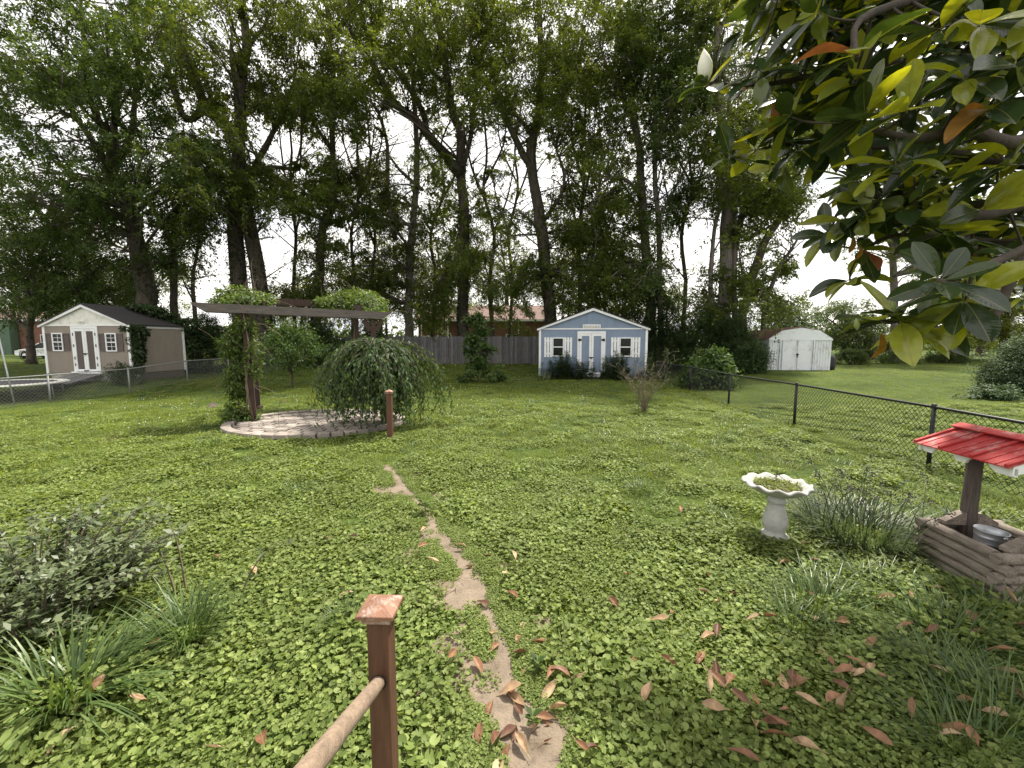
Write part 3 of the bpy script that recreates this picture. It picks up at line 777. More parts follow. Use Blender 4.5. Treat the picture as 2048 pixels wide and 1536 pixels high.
for x in np.arange(-h + 0.06, h - 0.02, 0.135):
    if mx_(1562) < x < mx_(1625): continue
    mb = MB(); mb.box((x, -0.004, base + 0.02), (x + 0.03, 0.019, ev - 0.052)); mb.build('wall_rib', M['metal_white'], ms)
for x0, x1 in ((mx_(1566), mx_(1594)), (mx_(1595), mx_(1622))):
    d = empty('sliding_door'); d.parent = ms
    mb = MB(); mb.box((x0, -0.03, base + 0.03), (x1, 0.015, ev - 0.055)); mb.build('door_sheet', M['metal_white'], d)
    mb = MB(); mb.box((x0, -0.045, base + 0.03), (x0 + 0.04, -0.031, ev - 0.056)); mb.box((x1 - 0.04, -0.045, base + 0.03), (x1, -0.031, ev - 0.056)); mb.build('door_edge', M['metal_white'], d)
for px in (1562, 1625.5):
    mb = MB(); mb.box((mx_(px) - 0.03, -0.05, base), (mx_(px) + 0.03, 0.018, ev - 0.053)); mb.build('door_jamb', M['metal_white'], ms)
mb = MB(); mb.lathe([(0.06, 0), (0.06, 0.03), (0.0, 0.035)], 12); o = mb.build('lock', M['iron'], ms); o.rotation_euler = (math.radians(90), 0, 0); o.location = (mx_(1594.5), -0.046, zm(709))
mb = MB(); mb.box((mx_(1594.5) - 0.03, -0.06, zm(715)), (mx_(1594.5) + 0.03, -0.046, zm(712))); mb.build('hasp', M['iron'], ms)
segs = [((-h - 0.03, ev + 0.02), (-h * 0.58, mid + 0.02)), ((-h * 0.58, mid + 0.02), (0, pk + 0.02)), ((0, pk + 0.02), (h * 0.58, mid + 0.02)), ((h * 0.58, mid + 0.02), (h + 0.03, ev + 0.02))]
for a, b in segs:
    mb = MB(); mb.prism([a, b, (b[0], b[1] + 0.015), (a[0], a[1] + 0.015)], 'y', 0.04, Dm + 0.05); rf = mb.build('roof_sheet', M['metal_brown'], ms)
    for y in np.arange(0.15, Dm, 0.24):
        mb = MB(); mb.prism([(a[0], a[1] + 0.016), (b[0], b[1] + 0.016), (b[0], b[1] + 0.04), (a[0], a[1] + 0.04)], 'y', y, y + 0.04); mb.build('roof_rib', M['metal_brown'], rf)
bag = MB(); bag.lathe([(0.0, 0.0), (0.26, 0.02), (0.3, 0.25), (0.27, 0.55), (0.2, 0.8), (0.0, 0.86)], 14, (0, 0, 0), lambda a, r, z: (r * (1 + 0.1 * math.sin(3 * a + z * 4)), z))
o = bag.build('black_drum', M['soft_top']); o.location = (xm1 + 0.28, Ym + 0.35, float(zt(xm1, Ym)) - 0.02); tag(o, 'black sack leaning at the corner of the white metal shed', 'sack')

# ------------------------------------------------------------------ houses beyond
def ranch_house(name, label, x0, x1, Y, D, wall_h, roof_h, gz, wallm, wins, doors, carport=None):
    hs = empty(name, ((x0 + x1) / 2, Y, gz), 0, label, 'house')
    h = (x1 - x0) / 2
    mb = MB(); mb.box((-h, 0, -0.2), (h, D, wall_h)); mb.build('wall', wallm, hs)
    o_ = 0.5
    for sg in (0, 1):
        ye, yr = (-o_, D / 2) if sg == 0 else (D + o_, D / 2)
        v = [(-h - o_, ye, wall_h - 0.1), (h + o_, ye, wall_h - 0.1), (h + o_, yr, wall_h + roof_h), (-h - o_, yr, wall_h + roof_h)]
        v += [(a, b, c + 0.12) for a, b, c in v]
        mb = MB(); mb.add(v, [(0, 1, 2, 3), (7, 6, 5, 4), (0, 4, 5, 1), (1, 5, 6, 2), (2, 6, 7, 3), (3, 7, 4, 0)]); mb.build('roof', M['roof_brown'], hs)
    mb = MB(); mb.box((-h - o_, -o_ - 0.06, wall_h - 0.16), (h + o_, -o_ - 0.01, wall_h + 0.06)); mb.build('gutter', M['white'], hs)
    for (a, b, c0, c1) in wins:
        w = empty('window'); w.parent = hs
        mb = MB(); mb.box((a - 0.08, -0.05, c0 - 0.08), (b + 0.08, -0.002, c1 + 0.08)); mb.build('window_frame', M['white'], w)
        mb = MB(); mb.box((a, -0.06, c0), ((a + b) / 2 - 0.03, -0.051, c1)); mb.box(((a + b) / 2 + 0.03, -0.06, c0), (b, -0.051, c1)); mb.build('pane', M['glass'], w)
    for (a, b, c1) in doors:
        mb = MB(); mb.box((a - 0.1, -0.05, 0), (b + 0.1, -0.002, c1 + 0.1)); dd = mb.build('door', M['white'], hs)
        mb = MB(); mb.box((a + 0.12, -0.06, 1.0), (b - 0.12, -0.051, c1 - 0.15)); mb.build('door_glass', M['glass'], dd)
    if carport:
        for x in carport:
            mb = MB(); mb.box((x - 0.06, -o_ + 0.05, -0.2), (x + 0.06, -o_ + 0.17, wall_h - 0.1)); mb.build('porch_post', M['white'], hs)
    return hs
YH = 47.0; k_ = YH / F
hx = lambda px: (px - 1024) / F * YH
ch = (hx(838) + hx(1092)) / 2
hz = lambda py: at(950, py, YH).z
ranch_house('brick_house', 'low red brick house with pinkish brown roof beyond the board fence', hx(838), hx(1092), YH, 8, hz(640) - 0.3, hz(607) - hz(640), 0.3, M['brick'],
            [(hx(893) - ch - 0.4, hx(893) - ch + 0.5, 1.0, 2.3), (hx(1024) - ch - 0.6, hx(1024) - ch + 0.7, 1.0, 2.2)], [(hx(876) - ch, hx(876) - ch + 0.9, 2.05)],
            (hx(846) - ch, hx(898) - ch, hx(1037) - ch))
lx = lambda px: (px - 1024) / F * 50
ranch_house('brick_house', 'red brick house with green siding glimpsed past the white car', lx(-60), lx(120), 50, 8, at(50, 640, 50).z - 0.3, 1.6, 0.3, M['brick'],
            [(3.5, 4.6, 1.0, 2.2)], [], None)
mb = MB(); mb.box((lx(12), 49.0, 0.2), (lx(46), 49.9, at(30, 642, 49).z)); mb.box((lx(12) - 0.1, 48.9, at(30, 642, 49).z + 0.002), (lx(46) + 0.1, 50.1, at(30, 640, 49).z + 0.05))
o = mb.build('green_lean_to', M['green_siding']); tag(o, 'green sided lean-to against the brick house past the car', 'lean-to')

# ------------------------------------------------------------------ vehicles
def wheel(parent, x, y, r, w, rimm):
    t = MB(); t.lathe([(r * 0.6, -w / 2), (r * 0.93, -w / 2), (r, -w * 0.3), (r, w * 0.3), (r * 0.93, w / 2), (r * 0.6, w / 2)], 24)
    wo = empty('wheel', (x, y, r)); wo.rotation_euler = (math.radians(90), 0, 0); wo.parent = parent
    t.build('tyre', M['rubber'], wo)
    m2 = MB(); m2.lathe([(0.001, w * 0.36), (r * 0.14, w * 0.36), (r * 0.16, w * 0.3)], 16)
    for k in range(6):
        a = k * math.pi / 3; m2.bar((math.cos(a) * r * 0.1, math.sin(a) * r * 0.1, w * 0.33), (math.cos(a) * r * 0.58, math.sin(a) * r * 0.58, w * 0.38), r * 0.17, 0.03)
    m2.lathe([(r * 0.54, w * 0.42), (r * 0.62, w * 0.48), (r * 0.62, w * 0.1), (r * 0.54, w * 0.1)], 24); m2.build('rim', rimm, wo)
    m3 = MB(); m3.lathe([(0.001, 0.02), (r * 0.61, 0.02)], 16); m3.build('hub', M['iron'], wo)
def sedan(loc, rz):
    c = empty('parked_car', loc, rz, 'white saloon car parked behind the tan shed', 'car')
    # local x forward (+), side seen is -y
    body = [(2.3, 0.3), (2.36, 0.5), (2.28, 0.66), (1.9, 0.78), (1.0, 0.88), (0.9, 0.9), (-1.5, 0.93), (-2.2, 0.9), (-2.32, 0.75), (-2.3, 0.35), (-1.9, 0.25), (1.9, 0.25)]
    def shell(poly, w0, w1, zsplit):
        mb = MB(); n = len(poly); v = []
        for s, w in ((-1, 1.0), (1, 1.0)):
            for (x, z) in poly:
                ww = (w0 if z < zsplit else w1); end = 1 - 0.12 * max(0, (abs(x) - 1.9) / 0.45)
                v.append((x, s * ww * end, z))
        f = [tuple(range(n - 1, -1, -1)), tuple(range(n, 2 * n))] + [(i, (i + 1) % n, (i + 1) % n + n, i + n) for i in range(n)]
        mb.add(v, f, False); return mb
    bo = shell(body, 0.88, 0.82, 0.7).build('body', M['car_paint'], c, 0.05)
    cab = [(1.0, 0.88), (0.25, 1.33), (-0.1, 1.4), (-0.9, 1.4), (-1.25, 1.32), (-1.85, 0.92)]
    shell(cab, 0.8, 0.62, 1.2).build('cabin', M['glass'], c, 0.03)
    mb = MB(); mb.prism([(0.27, 1.335), (-0.1, 1.405), (-0.9, 1.405), (-1.27, 1.325), (-0.9, 1.43), (-0.1, 1.435)], 'y', -0.62, 0.62); mb.build('roof', M['car_paint'], c, 0.01)
    for s in (-1, 1):
        for a, b, w in (((1.0, 0.89), (0.26, 1.34), 0.07), ((-0.35, 0.92), (-0.35, 1.4), 0.08), ((-1.8, 0.94), (-1.25, 1.34), 0.14)):
            mb = MB(); mb.bar((a[0], s * 0.815, a[1]), (b[0], s * 0.64, b[1]), 0.03, w, (1, 0, 0)); mb.build('pillar', M['car_paint'], c)
        wheel(c, 1.42, s * 0.76, 0.32, 0.2 * (1 if s > 0 else 1), M['alloy']); wheel(c, -1.35, s * 0.76, 0.32, 0.2, M['alloy'])
        mb = MB(); mb.lathe([(0.0, 0.0), (0.37, 0.0), (0.37, 0.012)], 24, (0, 0, 0))
        for xw in (1.42, -1.35):
            mb = MB(); mb.lathe([(0.33, 0.0), (0.385, 0.0), (0.385, 0.02), (0.33, 0.02)], 24); o = mb.build('wheel_arch', M['iron'], c); o.rotation_euler = (math.radians(90), 0, 0); o.location = (xw, s * 0.885 + (0.01 if s > 0 else 0.01), 0.33)
        mb = MB(); mb.box((2.0, s * 0.6 - 0.18, 0.58), (2.33, s * 0.6 + 0.18, 0.7)); mb.build('headlight', M['galv'], c, 0.02)
        mb = MB(); mb.box((0.6, s * 0.86 - 0.09, 0.9), (0.75, s * 0.86 + 0.09, 1.02)); mb.build('wing_mirror', M['car_paint'], c, 0.02)
        mb = MB(); mb.box((-1.0, s * 0.884 - 0.006, 0.55), (0.9, s * 0.884 + 0.006, 0.58)); mb.build('door_trim', M['galv'], c)
        mb = MB(); mb.box((-0.25, s * 0.87 - 0.02, 0.8), (-0.08, s * 0.87 + 0.02, 0.83)); mb.build('door_handle', M['car_paint'], c)
    return c
pc = at(58, 705, 37)
sedan((pc.x + 1.35, 37.5, 0.26), math.pi)
def offroader(loc, rz):
    c = empty('parked_car', loc, rz, 'black soft-top off-road car parked beyond the board fence', 'car')
    mb = MB(); mb.box((-1.7, -0.75, 0.5), (1.85, 0.75, 1.05)); mb.build('body', M['iron'], c, 0.06)
    mb = MB(); mb.prism([(-1.68, 1.052), (0.55, 1.052), (0.35, 1.72), (-1.6, 1.7)], 'y', -0.7, 0.7); mb.build('soft_top', M['soft_top'], c, 0.06)
    for s in (-1, 1):
        mb = MB(); mb.box((-1.5, s * 0.705 - 0.004, 1.15), (-0.65, s * 0.705 + 0.004, 1.58)); mb.build('side_window', M['glass'], c)
        mb = MB(); mb.box((-0.5, s * 0.705 - 0.004, 1.12), (0.3, s * 0.705 + 0.004, 1.58)); mb.build('side_window', M['glass'], c)
        for x in (-1.15, 1.2):
            wheel(c, x, s * 0.72, 0.38, 0.25, M['alloy'])
            mb = MB(); mb.box((x - 0.5, s * 0.8 - 0.13, 0.8), (x + 0.5, s * 0.8 + 0.13, 0.86)); mb.build('fender', M['iron'], c, 0.03)
        mb = MB(); mb.box((0.4, s * 0.85 - 0.1, 1.1), (0.48, s * 0.85 + 0.1, 1.28)); mb.build('wing_mirror', M['iron'], c)
    mb = MB(); mb.lathe([(0.1, -0.1), (0.36, -0.1), (0.38, 0), (0.36, 0.1), (0.1, 0.1)], 22); o = mb.build('spare_wheel', M['rubber'], c); o.rotation_euler = (0, math.radians(90), 0); o.location = (-1.83, 0, 1.05)
    mb = MB(); mb.tube([(0.36, -0.6, 1.78), (0.36, 0.6, 1.78)], 0.03, 8); bar = mb.build('light_bar', M['iron'], c)
    for k in range(4):
        mb = MB(); mb.lathe([(0.0, 0.05), (0.08, 0.05), (0.09, 0.0), (0.04, -0.06), (0, -0.07)], 12); o = mb.build('spot_lamp', M['white'], bar); o.rotation_euler = (0, math.radians(90), 0); o.location = (0.38, -0.45 + 0.3 * k, 1.87)
po = at(862, 690, 36)
offroader((po.x, 36, 0.3), math.radians(155))

# ------------------------------------------------------------------ trampoline
tc_ = Vector((-18.55, 15.0, 0)); tg = float(zt(tc_.x, tc_.y)); tz = 0.25 - tg
tr = empty('trampoline', (tc_.x, tc_.y, tg), label='round trampoline with pale rim behind the grey chain link fence', cat='trampoline')
mb = MB(); mb.lathe([(0.001, tz), (1.5, tz)], 40); mb.build('jumping_mat', M['tramp'], tr)
mb = MB(); mb.lathe([(1.505, tz - 0.01), (1.505, tz + 0.02), (1.8, tz + 0.015), (1.83, tz - 0.02), (1.8, tz - 0.04), (1.505, tz - 0.01)], 40); mb.build('pad_rim', M['white_worn'], tr)
for k in range(6):
    a = k * math.pi / 3 + 0.15
    mb = MB(); x, y = 1.68 * math.cos(a), 1.68 * math.sin(a); mb.tube([(x, y, tz - 0.03), (x * 1.02, y * 1.02, -0.03)], 0.022, 8); mb.build('leg', M['galv_fence'], tr)
a0 = at(0, 684, 13.4); a1 = at(31, 822, 13.4)
for k, (b0, b1) in enumerate(((a1 - tc_, a0 - tc_),)):
    b0 = Vector((b0.x, b0.y, tz - 0.55)); b1 = Vector((b1.x, b1.y, b1.z - tg))
    mb = MB(); mb.tube([b0, b0.lerp(b1, 0.5), b1, b1 + (b1 - b0) * 0.5], 0.022, 8); mb.build('net_pole', M['galv'], tr)

# ================================================================== TREES
def clump_proto(seed, n_spray=11, per=40, R=0.95, leafL=0.2, leafW=0.095, droop=0.55):
    """a bough end: drooping sprays with leaflets on both sides of each stem; returns leaf base, axis, normal, L, W"""
    g = np.random.default_rng(seed)
    C, A, N = [], [], []
    for s in range(n_spray):
        d = norm(g.normal(size=3) * [1, 1, 0.45]); o = g.normal(size=3) * [R * 0.45, R * 0.45, R * 0.3]
        Ls = R * g.uniform(0.6, 1.15)
        side = norm(np.cross(d, [0, 0, 1]) + 1e-6)
        for i in range(per):
            t = (i + g.uniform(0, 1)) / per
            p = o + d * Ls * t - np.array([0, 0, 1]) * droop * Ls * t * t + g.normal(size=3) * 0.07
            sg = 1 if i % 2 else -1
            a = norm(d * 0.6 + side * sg * 0.75 + np.array([0, 0, -0.5]) + g.normal(size=3) * 0.3)
            C.append(p); A.append(a); N.append(norm(np.array([0, 0, 1.0]) + g.normal(size=3) * 0.5))
    n = len(C)
    return np.array(C), np.array(A), np.array(N), leafL * g.uniform(0.6, 1.15, n), leafW * g.uniform(0.7, 1.15, n)
PROTOS = [clump_proto(100 + i) for i in range(10)]
PROTOS_S = [clump_proto(200 + i, 9, 26, 0.5, 0.1, 0.05, 0.4) for i in range(8)]      # small clumps for bushes
PROTOS_B = [clump_proto(300 + i, 6, 18, 0.4, 0.15, 0.1, 0.5) for i in range(6)]      # broad leaves

def rotz(V, a):
    c, s = math.cos(a), math.sin(a)
    return np.stack([V[:, 0] * c - V[:, 1] * s, V[:, 0] * s + V[:, 1] * c, V[:, 2]], 1)

def foliage_mesh(centres, sizes, protos, quads=False):
    parts = []
    for c, s in zip(centres, sizes):
        C, A, N, L, W = protos[int(RNG.integers(len(protos)))]
        a = RNG.uniform(0, 2 * math.pi)
        k = RNG.uniform(0.75, 1.0)
        m_ = RNG.uniform(size=len(C)) < k
        args = (rotz(C[m_] * s, a) + np.array(c), rotz(A[m_], a), rotz(N[m_], a), L[m_], W[m_])
        parts.append(leaf_quads(*args) if quads else leaf_tris(*args))
    return join_vf(parts)

# openings where the sky shows between the crowns (photo px, py, radius)
GAPS = [(560, 525, 46), (545, 470, 22), (590, 295, 30), (440, 205, 20), (398, 28, 22), (470, 40, 26), (640, 500, 18), (700, 440, 26), (690, 300, 30), (765, 262, 34),
        (775, 225, 20), (955, 318, 40), (1000, 262, 22), (1130, 335, 28), (905, 300, 18), (1190, 352, 18), (1390, 470, 46), (1372, 560, 36), (1345, 520, 20), (1560, 480, 26), (1620, 520, 62), (1600, 440, 30),
        (1640, 590, 50), (1650, 560, 60), (1382, 320, 16), (1420, 40, 18), (560, 330, 18), (605, 415, 18), (690, 470, 22), (150, 85, 16), (30, 70, 22), (190, 130, 14), (1090, 612, 24), (1385, 420, 20),
        (505, 120, 14), (540, 105, 18), (610, 120, 14), (1150, 260, 16), (1010, 375, 14), (620, 560, 18), (1240, 250, 12), (1500, 330, 12), (870, 200, 12), (690, 240, 16), (1010, 610, 18), (1530, 545, 14), (1240, 60, 14), (1310, 30, 14)]
GA = np.array(GAPS, float)
def in_gap(P, Rpx):
    px, py = project(np.array(P))
    d = np.hypot(GA[:, 0] - px, GA[:, 1] - py) - GA[:, 2] * 0.85 - Rpx * 0.2
    return bool((d < 0).any())

def limb_pts(poly, Y, dY, z0=None):
    """photo polyline -> points; the limb leaves the trunk's depth Y by dY at its end"""
    pts = []
    n = len(poly)
    for i, (a, b) in enumerate(poly):
        pts.append(at(a, b, Y + dY * i / max(1, n - 1)))
    return pts

def smooth_line(pts, sub=3):
    out = []
    n = len(pts)
    for i in range(n - 1):
        p0, p1, p2, p3 = pts[max(i - 1, 0)], pts[i], pts[i + 1], pts[min(i + 2, n - 1)]
        for k in range(sub):
            t = k / sub
            out.append(0.5 * ((2 * p1) + (p2 - p0) * t + (2 * p0 - 5 * p1 + 4 * p2 - p3) * t * t + (3 * p1 - p0 - 3 * p2 + p3) * t ** 3))
    out.append(pts[-1]); return out

def tree(name, label, Y, limbs, crowns, leafm, ivy=0, bark='bark', depth=2.6, csize=(0.8, 1.35), base=True, group='tall trees along the back of the yards', gaps=True, protos=None, boughs=9):
    """limbs: (polyline px, width px start, end, depth change); crowns: (px, py, rx, ry, clumps, depth offset)"""
    b0 = limbs[0][0][0]
    bx_ = at(b0[0], b0[1], Y).x
    g0 = ground(bx_, Y)
    t = empty(name, g0, 0, label, 'tree', group)
    o0 = Vector(g0)
    mb = MB(); nodes = []
    lines = []
    for i, (poly, w0, w1, dY) in enumerate(limbs):
        pts = limb_pts(poly, Y, dY)
        if base and poly[0][1] > 560:
            p0 = pts[0]; d_ = (pts[0] - pts[1]); k = (p0.z - (g0.z - 0.2)) / max(0.2, d_.z * -1 if d_.z < 0 else 0.2)
            foot = Vector((p0.x + 0.15 * (p0.x - pts[1].x), p0.y, g0.z - 0.2)); pts = [foot] + pts
        pts = smooth_line([p_ - o0 for p_ in pts], 3)
        r0, r1 = w0 * Y / F / 2, w1 * Y / F / 2
        n = len(pts)
        rad = [r0 + (r1 - r0) * (j / (n - 1)) for j in range(n)]
        if base and poly[0][1] > 560: rad[0] *= 1.45; rad[1] *= 1.15
        pts = [p_ + Vector((random.uniform(-1, 1), random.uniform(-1, 1), 0)) * rad[j] * 0.18 for j, p_ in enumerate(pts)]
        mb.tube(pts, rad, 9 if w0 > 12 else 6, wob=0.09)
        lines.append((pts, rad))
        for j, p_ in enumerate(pts):
            if j > n * 0.25: nodes.append((p_, rad[j]))
    # crown clumps, each carried by a bough from the nearest limb below it
    cen, siz = [], []
    for (cx_, cy_, rx, ry, k, do) in crowns:
        got = 0; tries = 0
        k = int(k * (0.85 if cy_ < 130 else 1.05 if cy_ < 260 else 1.38))
        while got < k and tries < k * 6:
            tries += 1
            r = math.sqrt(random.random()) ; a = random.uniform(0, 2 * math.pi)
            px, py = cx_ + rx * r * math.cos(a), cy_ + ry * r * math.sin(a)
            yy = Y + do + random.gauss(0, depth)
            P = at(px, py, max(yy, 13.0))
            s = random.uniform(*csize)
            if P.z < g0.z + 0.6: continue
            if gaps and in_gap(P, s * F / P.y * 0.8):
                if random.random() > 0.36: continue
                s *= 0.55
            cen.append(P - o0); siz.append(s); got += 1
    NP = np.array([list(p_) for p_, r in nodes])
    for c, s in zip(cen, siz):
        d = np.linalg.norm(NP - np.array(c) + np.array([0, 0, 0.6]), axis=1) + np.where(NP[:, 2] > c.z + 0.3, 3.0, 0)
        j = int(np.argmin(d)); p_, r = nodes[j]
        L = (c - p_).length
        midp = p_.lerp(c, 0.5) + Vector((random.uniform(-0.15, 0.15) * L, random.uniform(-0.15, 0.15) * L, random.uniform(0.02, 0.22) * L))
        rr = min(r * 0.5, 0.014 + 0.008 * L)
        mb.tube(bezier(p_, midp, c, 6), [rr * (1 - 0.8 * q / 5) for q in range(6)], 5, cap=False)
        for _ in range(2):
            e = c + Vector((random.gauss(0, 0.5), random.gauss(0, 0.5), random.gauss(0.05, 0.3))) * s
            st_ = p_.lerp(c, random.uniform(0.6, 0.95)); mb.tube([st_, st_.lerp(e, 0.5) + Vector((0, 0, 0.1)), e], [rr * 0.35, rr * 0.25, 0.006], 3, cap=False)
    # bare side boughs with twigs, leaving every limb
    for (pts, rad) in lines:
        n = len(pts)
        for _ in range(boughs if n > 8 else boughs // 2):
            j = random.randint(int(n * 0.3), n - 2); p_ = pts[j]
            if (p_ + o0).z < 4: continue
            L = random.uniform(1.2, 3.6); a = random.uniform(0, 2 * math.pi)
            e = p_ + Vector((math.cos(a), math.sin(a) * 0.6, random.uniform(0.1, 0.9))) * L
            bz = bezier(p_, p_.lerp(e, 0.5) + Vector((random.gauss(0, 0.2), 0, random.uniform(-0.1, 0.35))) * L * 0.5, e, 7); r0 = min(rad[j] * 0.5, 0.055)
            mb.tube(bz, [r0 * (1 - 0.85 * q / 6) for q in range(7)], 5, cap=False)
            for _k in range(5):
                q = bz[random.randint(2, 6)]; e2 = q + Vector((random.gauss(0, 0.6), random.gauss(0, 0.4), random.gauss(0.15, 0.4)))
                mb.tube([q, q.lerp(e2, 0.5) + Vector((0, 0, random.uniform(-0.1, 0.15))), e2], [r0 * 0.3, r0 * 0.22, 0.006], 3, cap=False)
    mb.build('trunk', M[bark], t)
    if cen:
        V, Fc = foliage_mesh([list(c) for c in cen], siz, protos or PROTOS)
        obj_np('crown', V, Fc, M[leafm], t)
    if ivy:
        Cs, As, Ns = [], [], []
        for (pts, rad) in lines:
            if rad[0] < 0.12: continue
            for j in range(len(pts) - 1):
                hfrac = j / (len(pts) - 1)
                k = int(ivy * (pts[j + 1] - pts[j]).length * rad[j] * 2 * max(0.12, 1 - hfrac * 1.0))
                for _ in range(k):
                    q = pts[j].lerp(pts[j + 1], random.random()); a = random.uniform(0, 2 * math.pi)
                    o_ = Vector((math.cos(a), math.sin(a), 0)); rr = rad[j] * random.uniform(0.95, 1.25) + random.random() ** 3 * 0.22
                    Cs.append(q + o_ * rr); As.append(Vector((random.gauss(0, 0.6), random.gauss(0, 0.6), -0.8)) + o_ * 0.5); Ns.append(o_ + Vector((0, 0, 0.5)))
        if Cs:
            V, Fc = leaf_tris(np.array(Cs), np.array(As), np.array(Ns), RNG.uniform(0.09, 0.18, len(Cs)), RNG.uniform(0.07, 0.13, len(Cs)))
            obj_np('ivy', V, Fc, M['leaf_ivy'], t)
    return t

tree('tall_tree', 'broad ivy-wrapped tree rising behind the tan shed roof', 25, [
    ([(298, 640), (293, 586), (270, 470), (242, 390), (223, 352), (226, 281), (235, 200)], 44, 8, -1),
    ([(242, 390), (215, 330), (195, 300), (150, 230), (100, 150)], 16, 5, -2),
    ([(223, 352), (262, 270), (270, 200), (280, 90)], 14, 5, 1),
    ([(226, 300), (180, 200), (170, 100), (160, 0)], 11, 5, -2)],
    [(150, 250, 190, 150, 60, -2), (110, 90, 160, 120, 48, -2), (300, 90, 110, 110, 30, 0), (330, 320, 110, 90, 30, -1), (80, 420, 130, 90, 32, 0), (230, 470, 130, 80, 24, 1.5), (60, -120, 260, 90, 30, 0)], 'leaf_dark', 260)
tree('tall_tree', 'slim dark tree between the ivy-wrapped tree and the twin trunks', 27, [
    ([(350, 640), (348, 586), (348, 488), (352, 420), (365, 350), (372, 280)], 16, 6, 1), ([(348, 500), (320, 440), (300, 400)], 7, 4, 1), ([(390, 630), (385, 560), (395, 500), (400, 440)], 9, 4, 1)],
    [(355, 480, 75, 70, 20, 1), (390, 400, 70, 70, 16, 1)], 'leaf_dark', 120)
tree('tall_tree', 'thin leaning tree at the far end of the tan shed', 28, [
    ([(172, 640), (168, 586), (168, 508), (137, 461), (100, 420), (60, 380)], 18, 6, 1), ([(168, 520), (185, 450), (190, 390)], 9, 4, 1), ([(60, 660), (70, 560), (50, 470)], 14, 6, 0)],
    [(110, 520, 140, 60, 34, 1), (40, 590, 90, 55, 24, 1), (250, 560, 60, 55, 14, 1), (60, 480, 90, 60, 18, 1), (180, 585, 110, 40, 22, 2)], 'leaf_dark', 100)
tree('tall_tree', 'pair of dark ivy-clad trunks behind the pergola, one limb leaning over', 26, [
    ([(482, 640), (478, 570), (469, 430), (480, 352), (475, 293), (482, 219), (484, 137), (494, 86), (484, 0), (480, -80)], 35, 10, 0),
    ([(528, 640), (519, 566), (496, 441), (485, 370)], 33, 20, 0),
    ([(485, 380), (508, 340), (527, 300), (555, 250), (566, 219), (590, 160)], 14, 5, 1),
    ([(475, 293), (461, 258), (410, 211), (375, 117), (344, 51), (324, 0), (310, -60)], 21, 10, -1.5),
    ([(410, 215), (372, 240), (348, 176), (320, 90), (297, 8)], 13, 6, -2),
    ([(485, 137), (500, 90), (530, 50), (545, 0)], 9, 4, 1),
    ([(488, 360), (540, 335), (600, 340)], 12, 5, 1), ([(480, 219), (462, 120), (465, 60)], 8, 4, 1)],
    [(395, 170, 75, 110, 22, -1), (480, 170, 60, 90, 14, 0), (440, 330, 75, 70, 22, 0), (560, 160, 70, 90, 16, 1), (555, 370, 60, 50, 12, 1), (400, 40, 90, 60, 16, -1), (520, 30, 80, 60, 14, 0), (590, 220, 50, 50, 10, 1), (520, 400, 60, 40, 10, 0), (430, -80, 220, 90, 30, 0), (400, 420, 40, 60, 10, 0)], 'leaf_tree', 330)
tree('tall_tree', 'shaggy ivy-covered tree standing free behind the pergola vines', 28, [
    ([(634, 640), (637, 583), (646, 458), (662, 417), (667, 354), (664, 270), (668, 180), (660, 80)], 22, 6, 0), ([(650, 450), (696, 433), (730, 425)], 10, 4, 0), ([(650, 440), (600, 420), (560, 430)], 10, 4, 0), ([(664, 300), (620, 230), (610, 160)], 8, 4, 1)],
    [(655, 400, 50, 70, 18, 0), (650, 520, 50, 50, 12, 0), (620, 180, 70, 80, 20, 0), (680, 190, 70, 80, 20, 0), (640, 70, 110, 70, 30, 0), (620, 360, 60, 60, 14, 0), (650, -60, 150, 70, 20, 0), (600, 600, 60, 30, 12, 1)], 'leaf_tree', 330)
tree('tall_tree', 'slender pale-barked trees between the shaggy tree and the forked tree', 31, [
    ([(817, 660), (817, 608), (821, 500), (833, 375), (833, 270), (825, 167), (822, 80)], 20, 6, 1), ([(790, 480), (775, 380), (775, 292), (758, 229), (740, 200)], 11, 4, 0), ([(845, 380), (800, 340), (770, 300)], 8, 4, 1), ([(833, 300), (850, 240)], 7, 3, 0)],
    [(790, 440, 80, 70, 26, 1), (750, 530, 90, 60, 26, 1), (720, 350, 55, 50, 12, 1), (830, 560, 80, 60, 22, 1), (700, 590, 80, 40, 18, 1), (760, 400, 60, 40, 10, 1)], 'leaf_tree', 120, 'bark_pale')
tree('tall_tree', 'forked ivy-clad tree spreading wide limbs behind the board fence', 29.5, [
    ([(927, 680), (925, 637), (927, 437), (921, 354), (921, 271), (908, 229), (896, 167), (879, 62), (867, 0), (860, -60)], 25, 9, 1),
    ([(921, 350), (875, 292), (829, 237), (787, 204), (750, 137), (725, 100), (700, 60)], 18, 7, -1),
    ([(855, 270), (846, 225), (808, 158), (767, 104), (742, 75), (720, 30)], 12, 6, 1),
    ([(921, 345), (942, 271), (954, 158), (965, 90)], 12, 5, 1), ([(896, 167), (850, 130), (800, 30)], 8, 4, 0), ([(790, 204), (765, 215), (755, 240)], 6, 3, 0)],
    [(700, 90, 80, 70, 24, -1), (790, 60, 90, 70, 32, 0), (900, 120, 80, 90, 30, 0), (960, 180, 60, 80, 18, 0), (880, 30, 100, 60, 30, 0), (920, 430, 55, 60, 18, 0), (930, 550, 65, 60, 22, 0), (870, 330, 40, 40, 8, 0), (830, 140, 80, 60, 18, 0), (980, 60, 80, 80, 26, 0), (800, -70, 240, 80, 40, 0), (680, 180, 40, 60, 8, 0), (880, 620, 60, 40, 14, 1)], 'leaf_tree', 320)
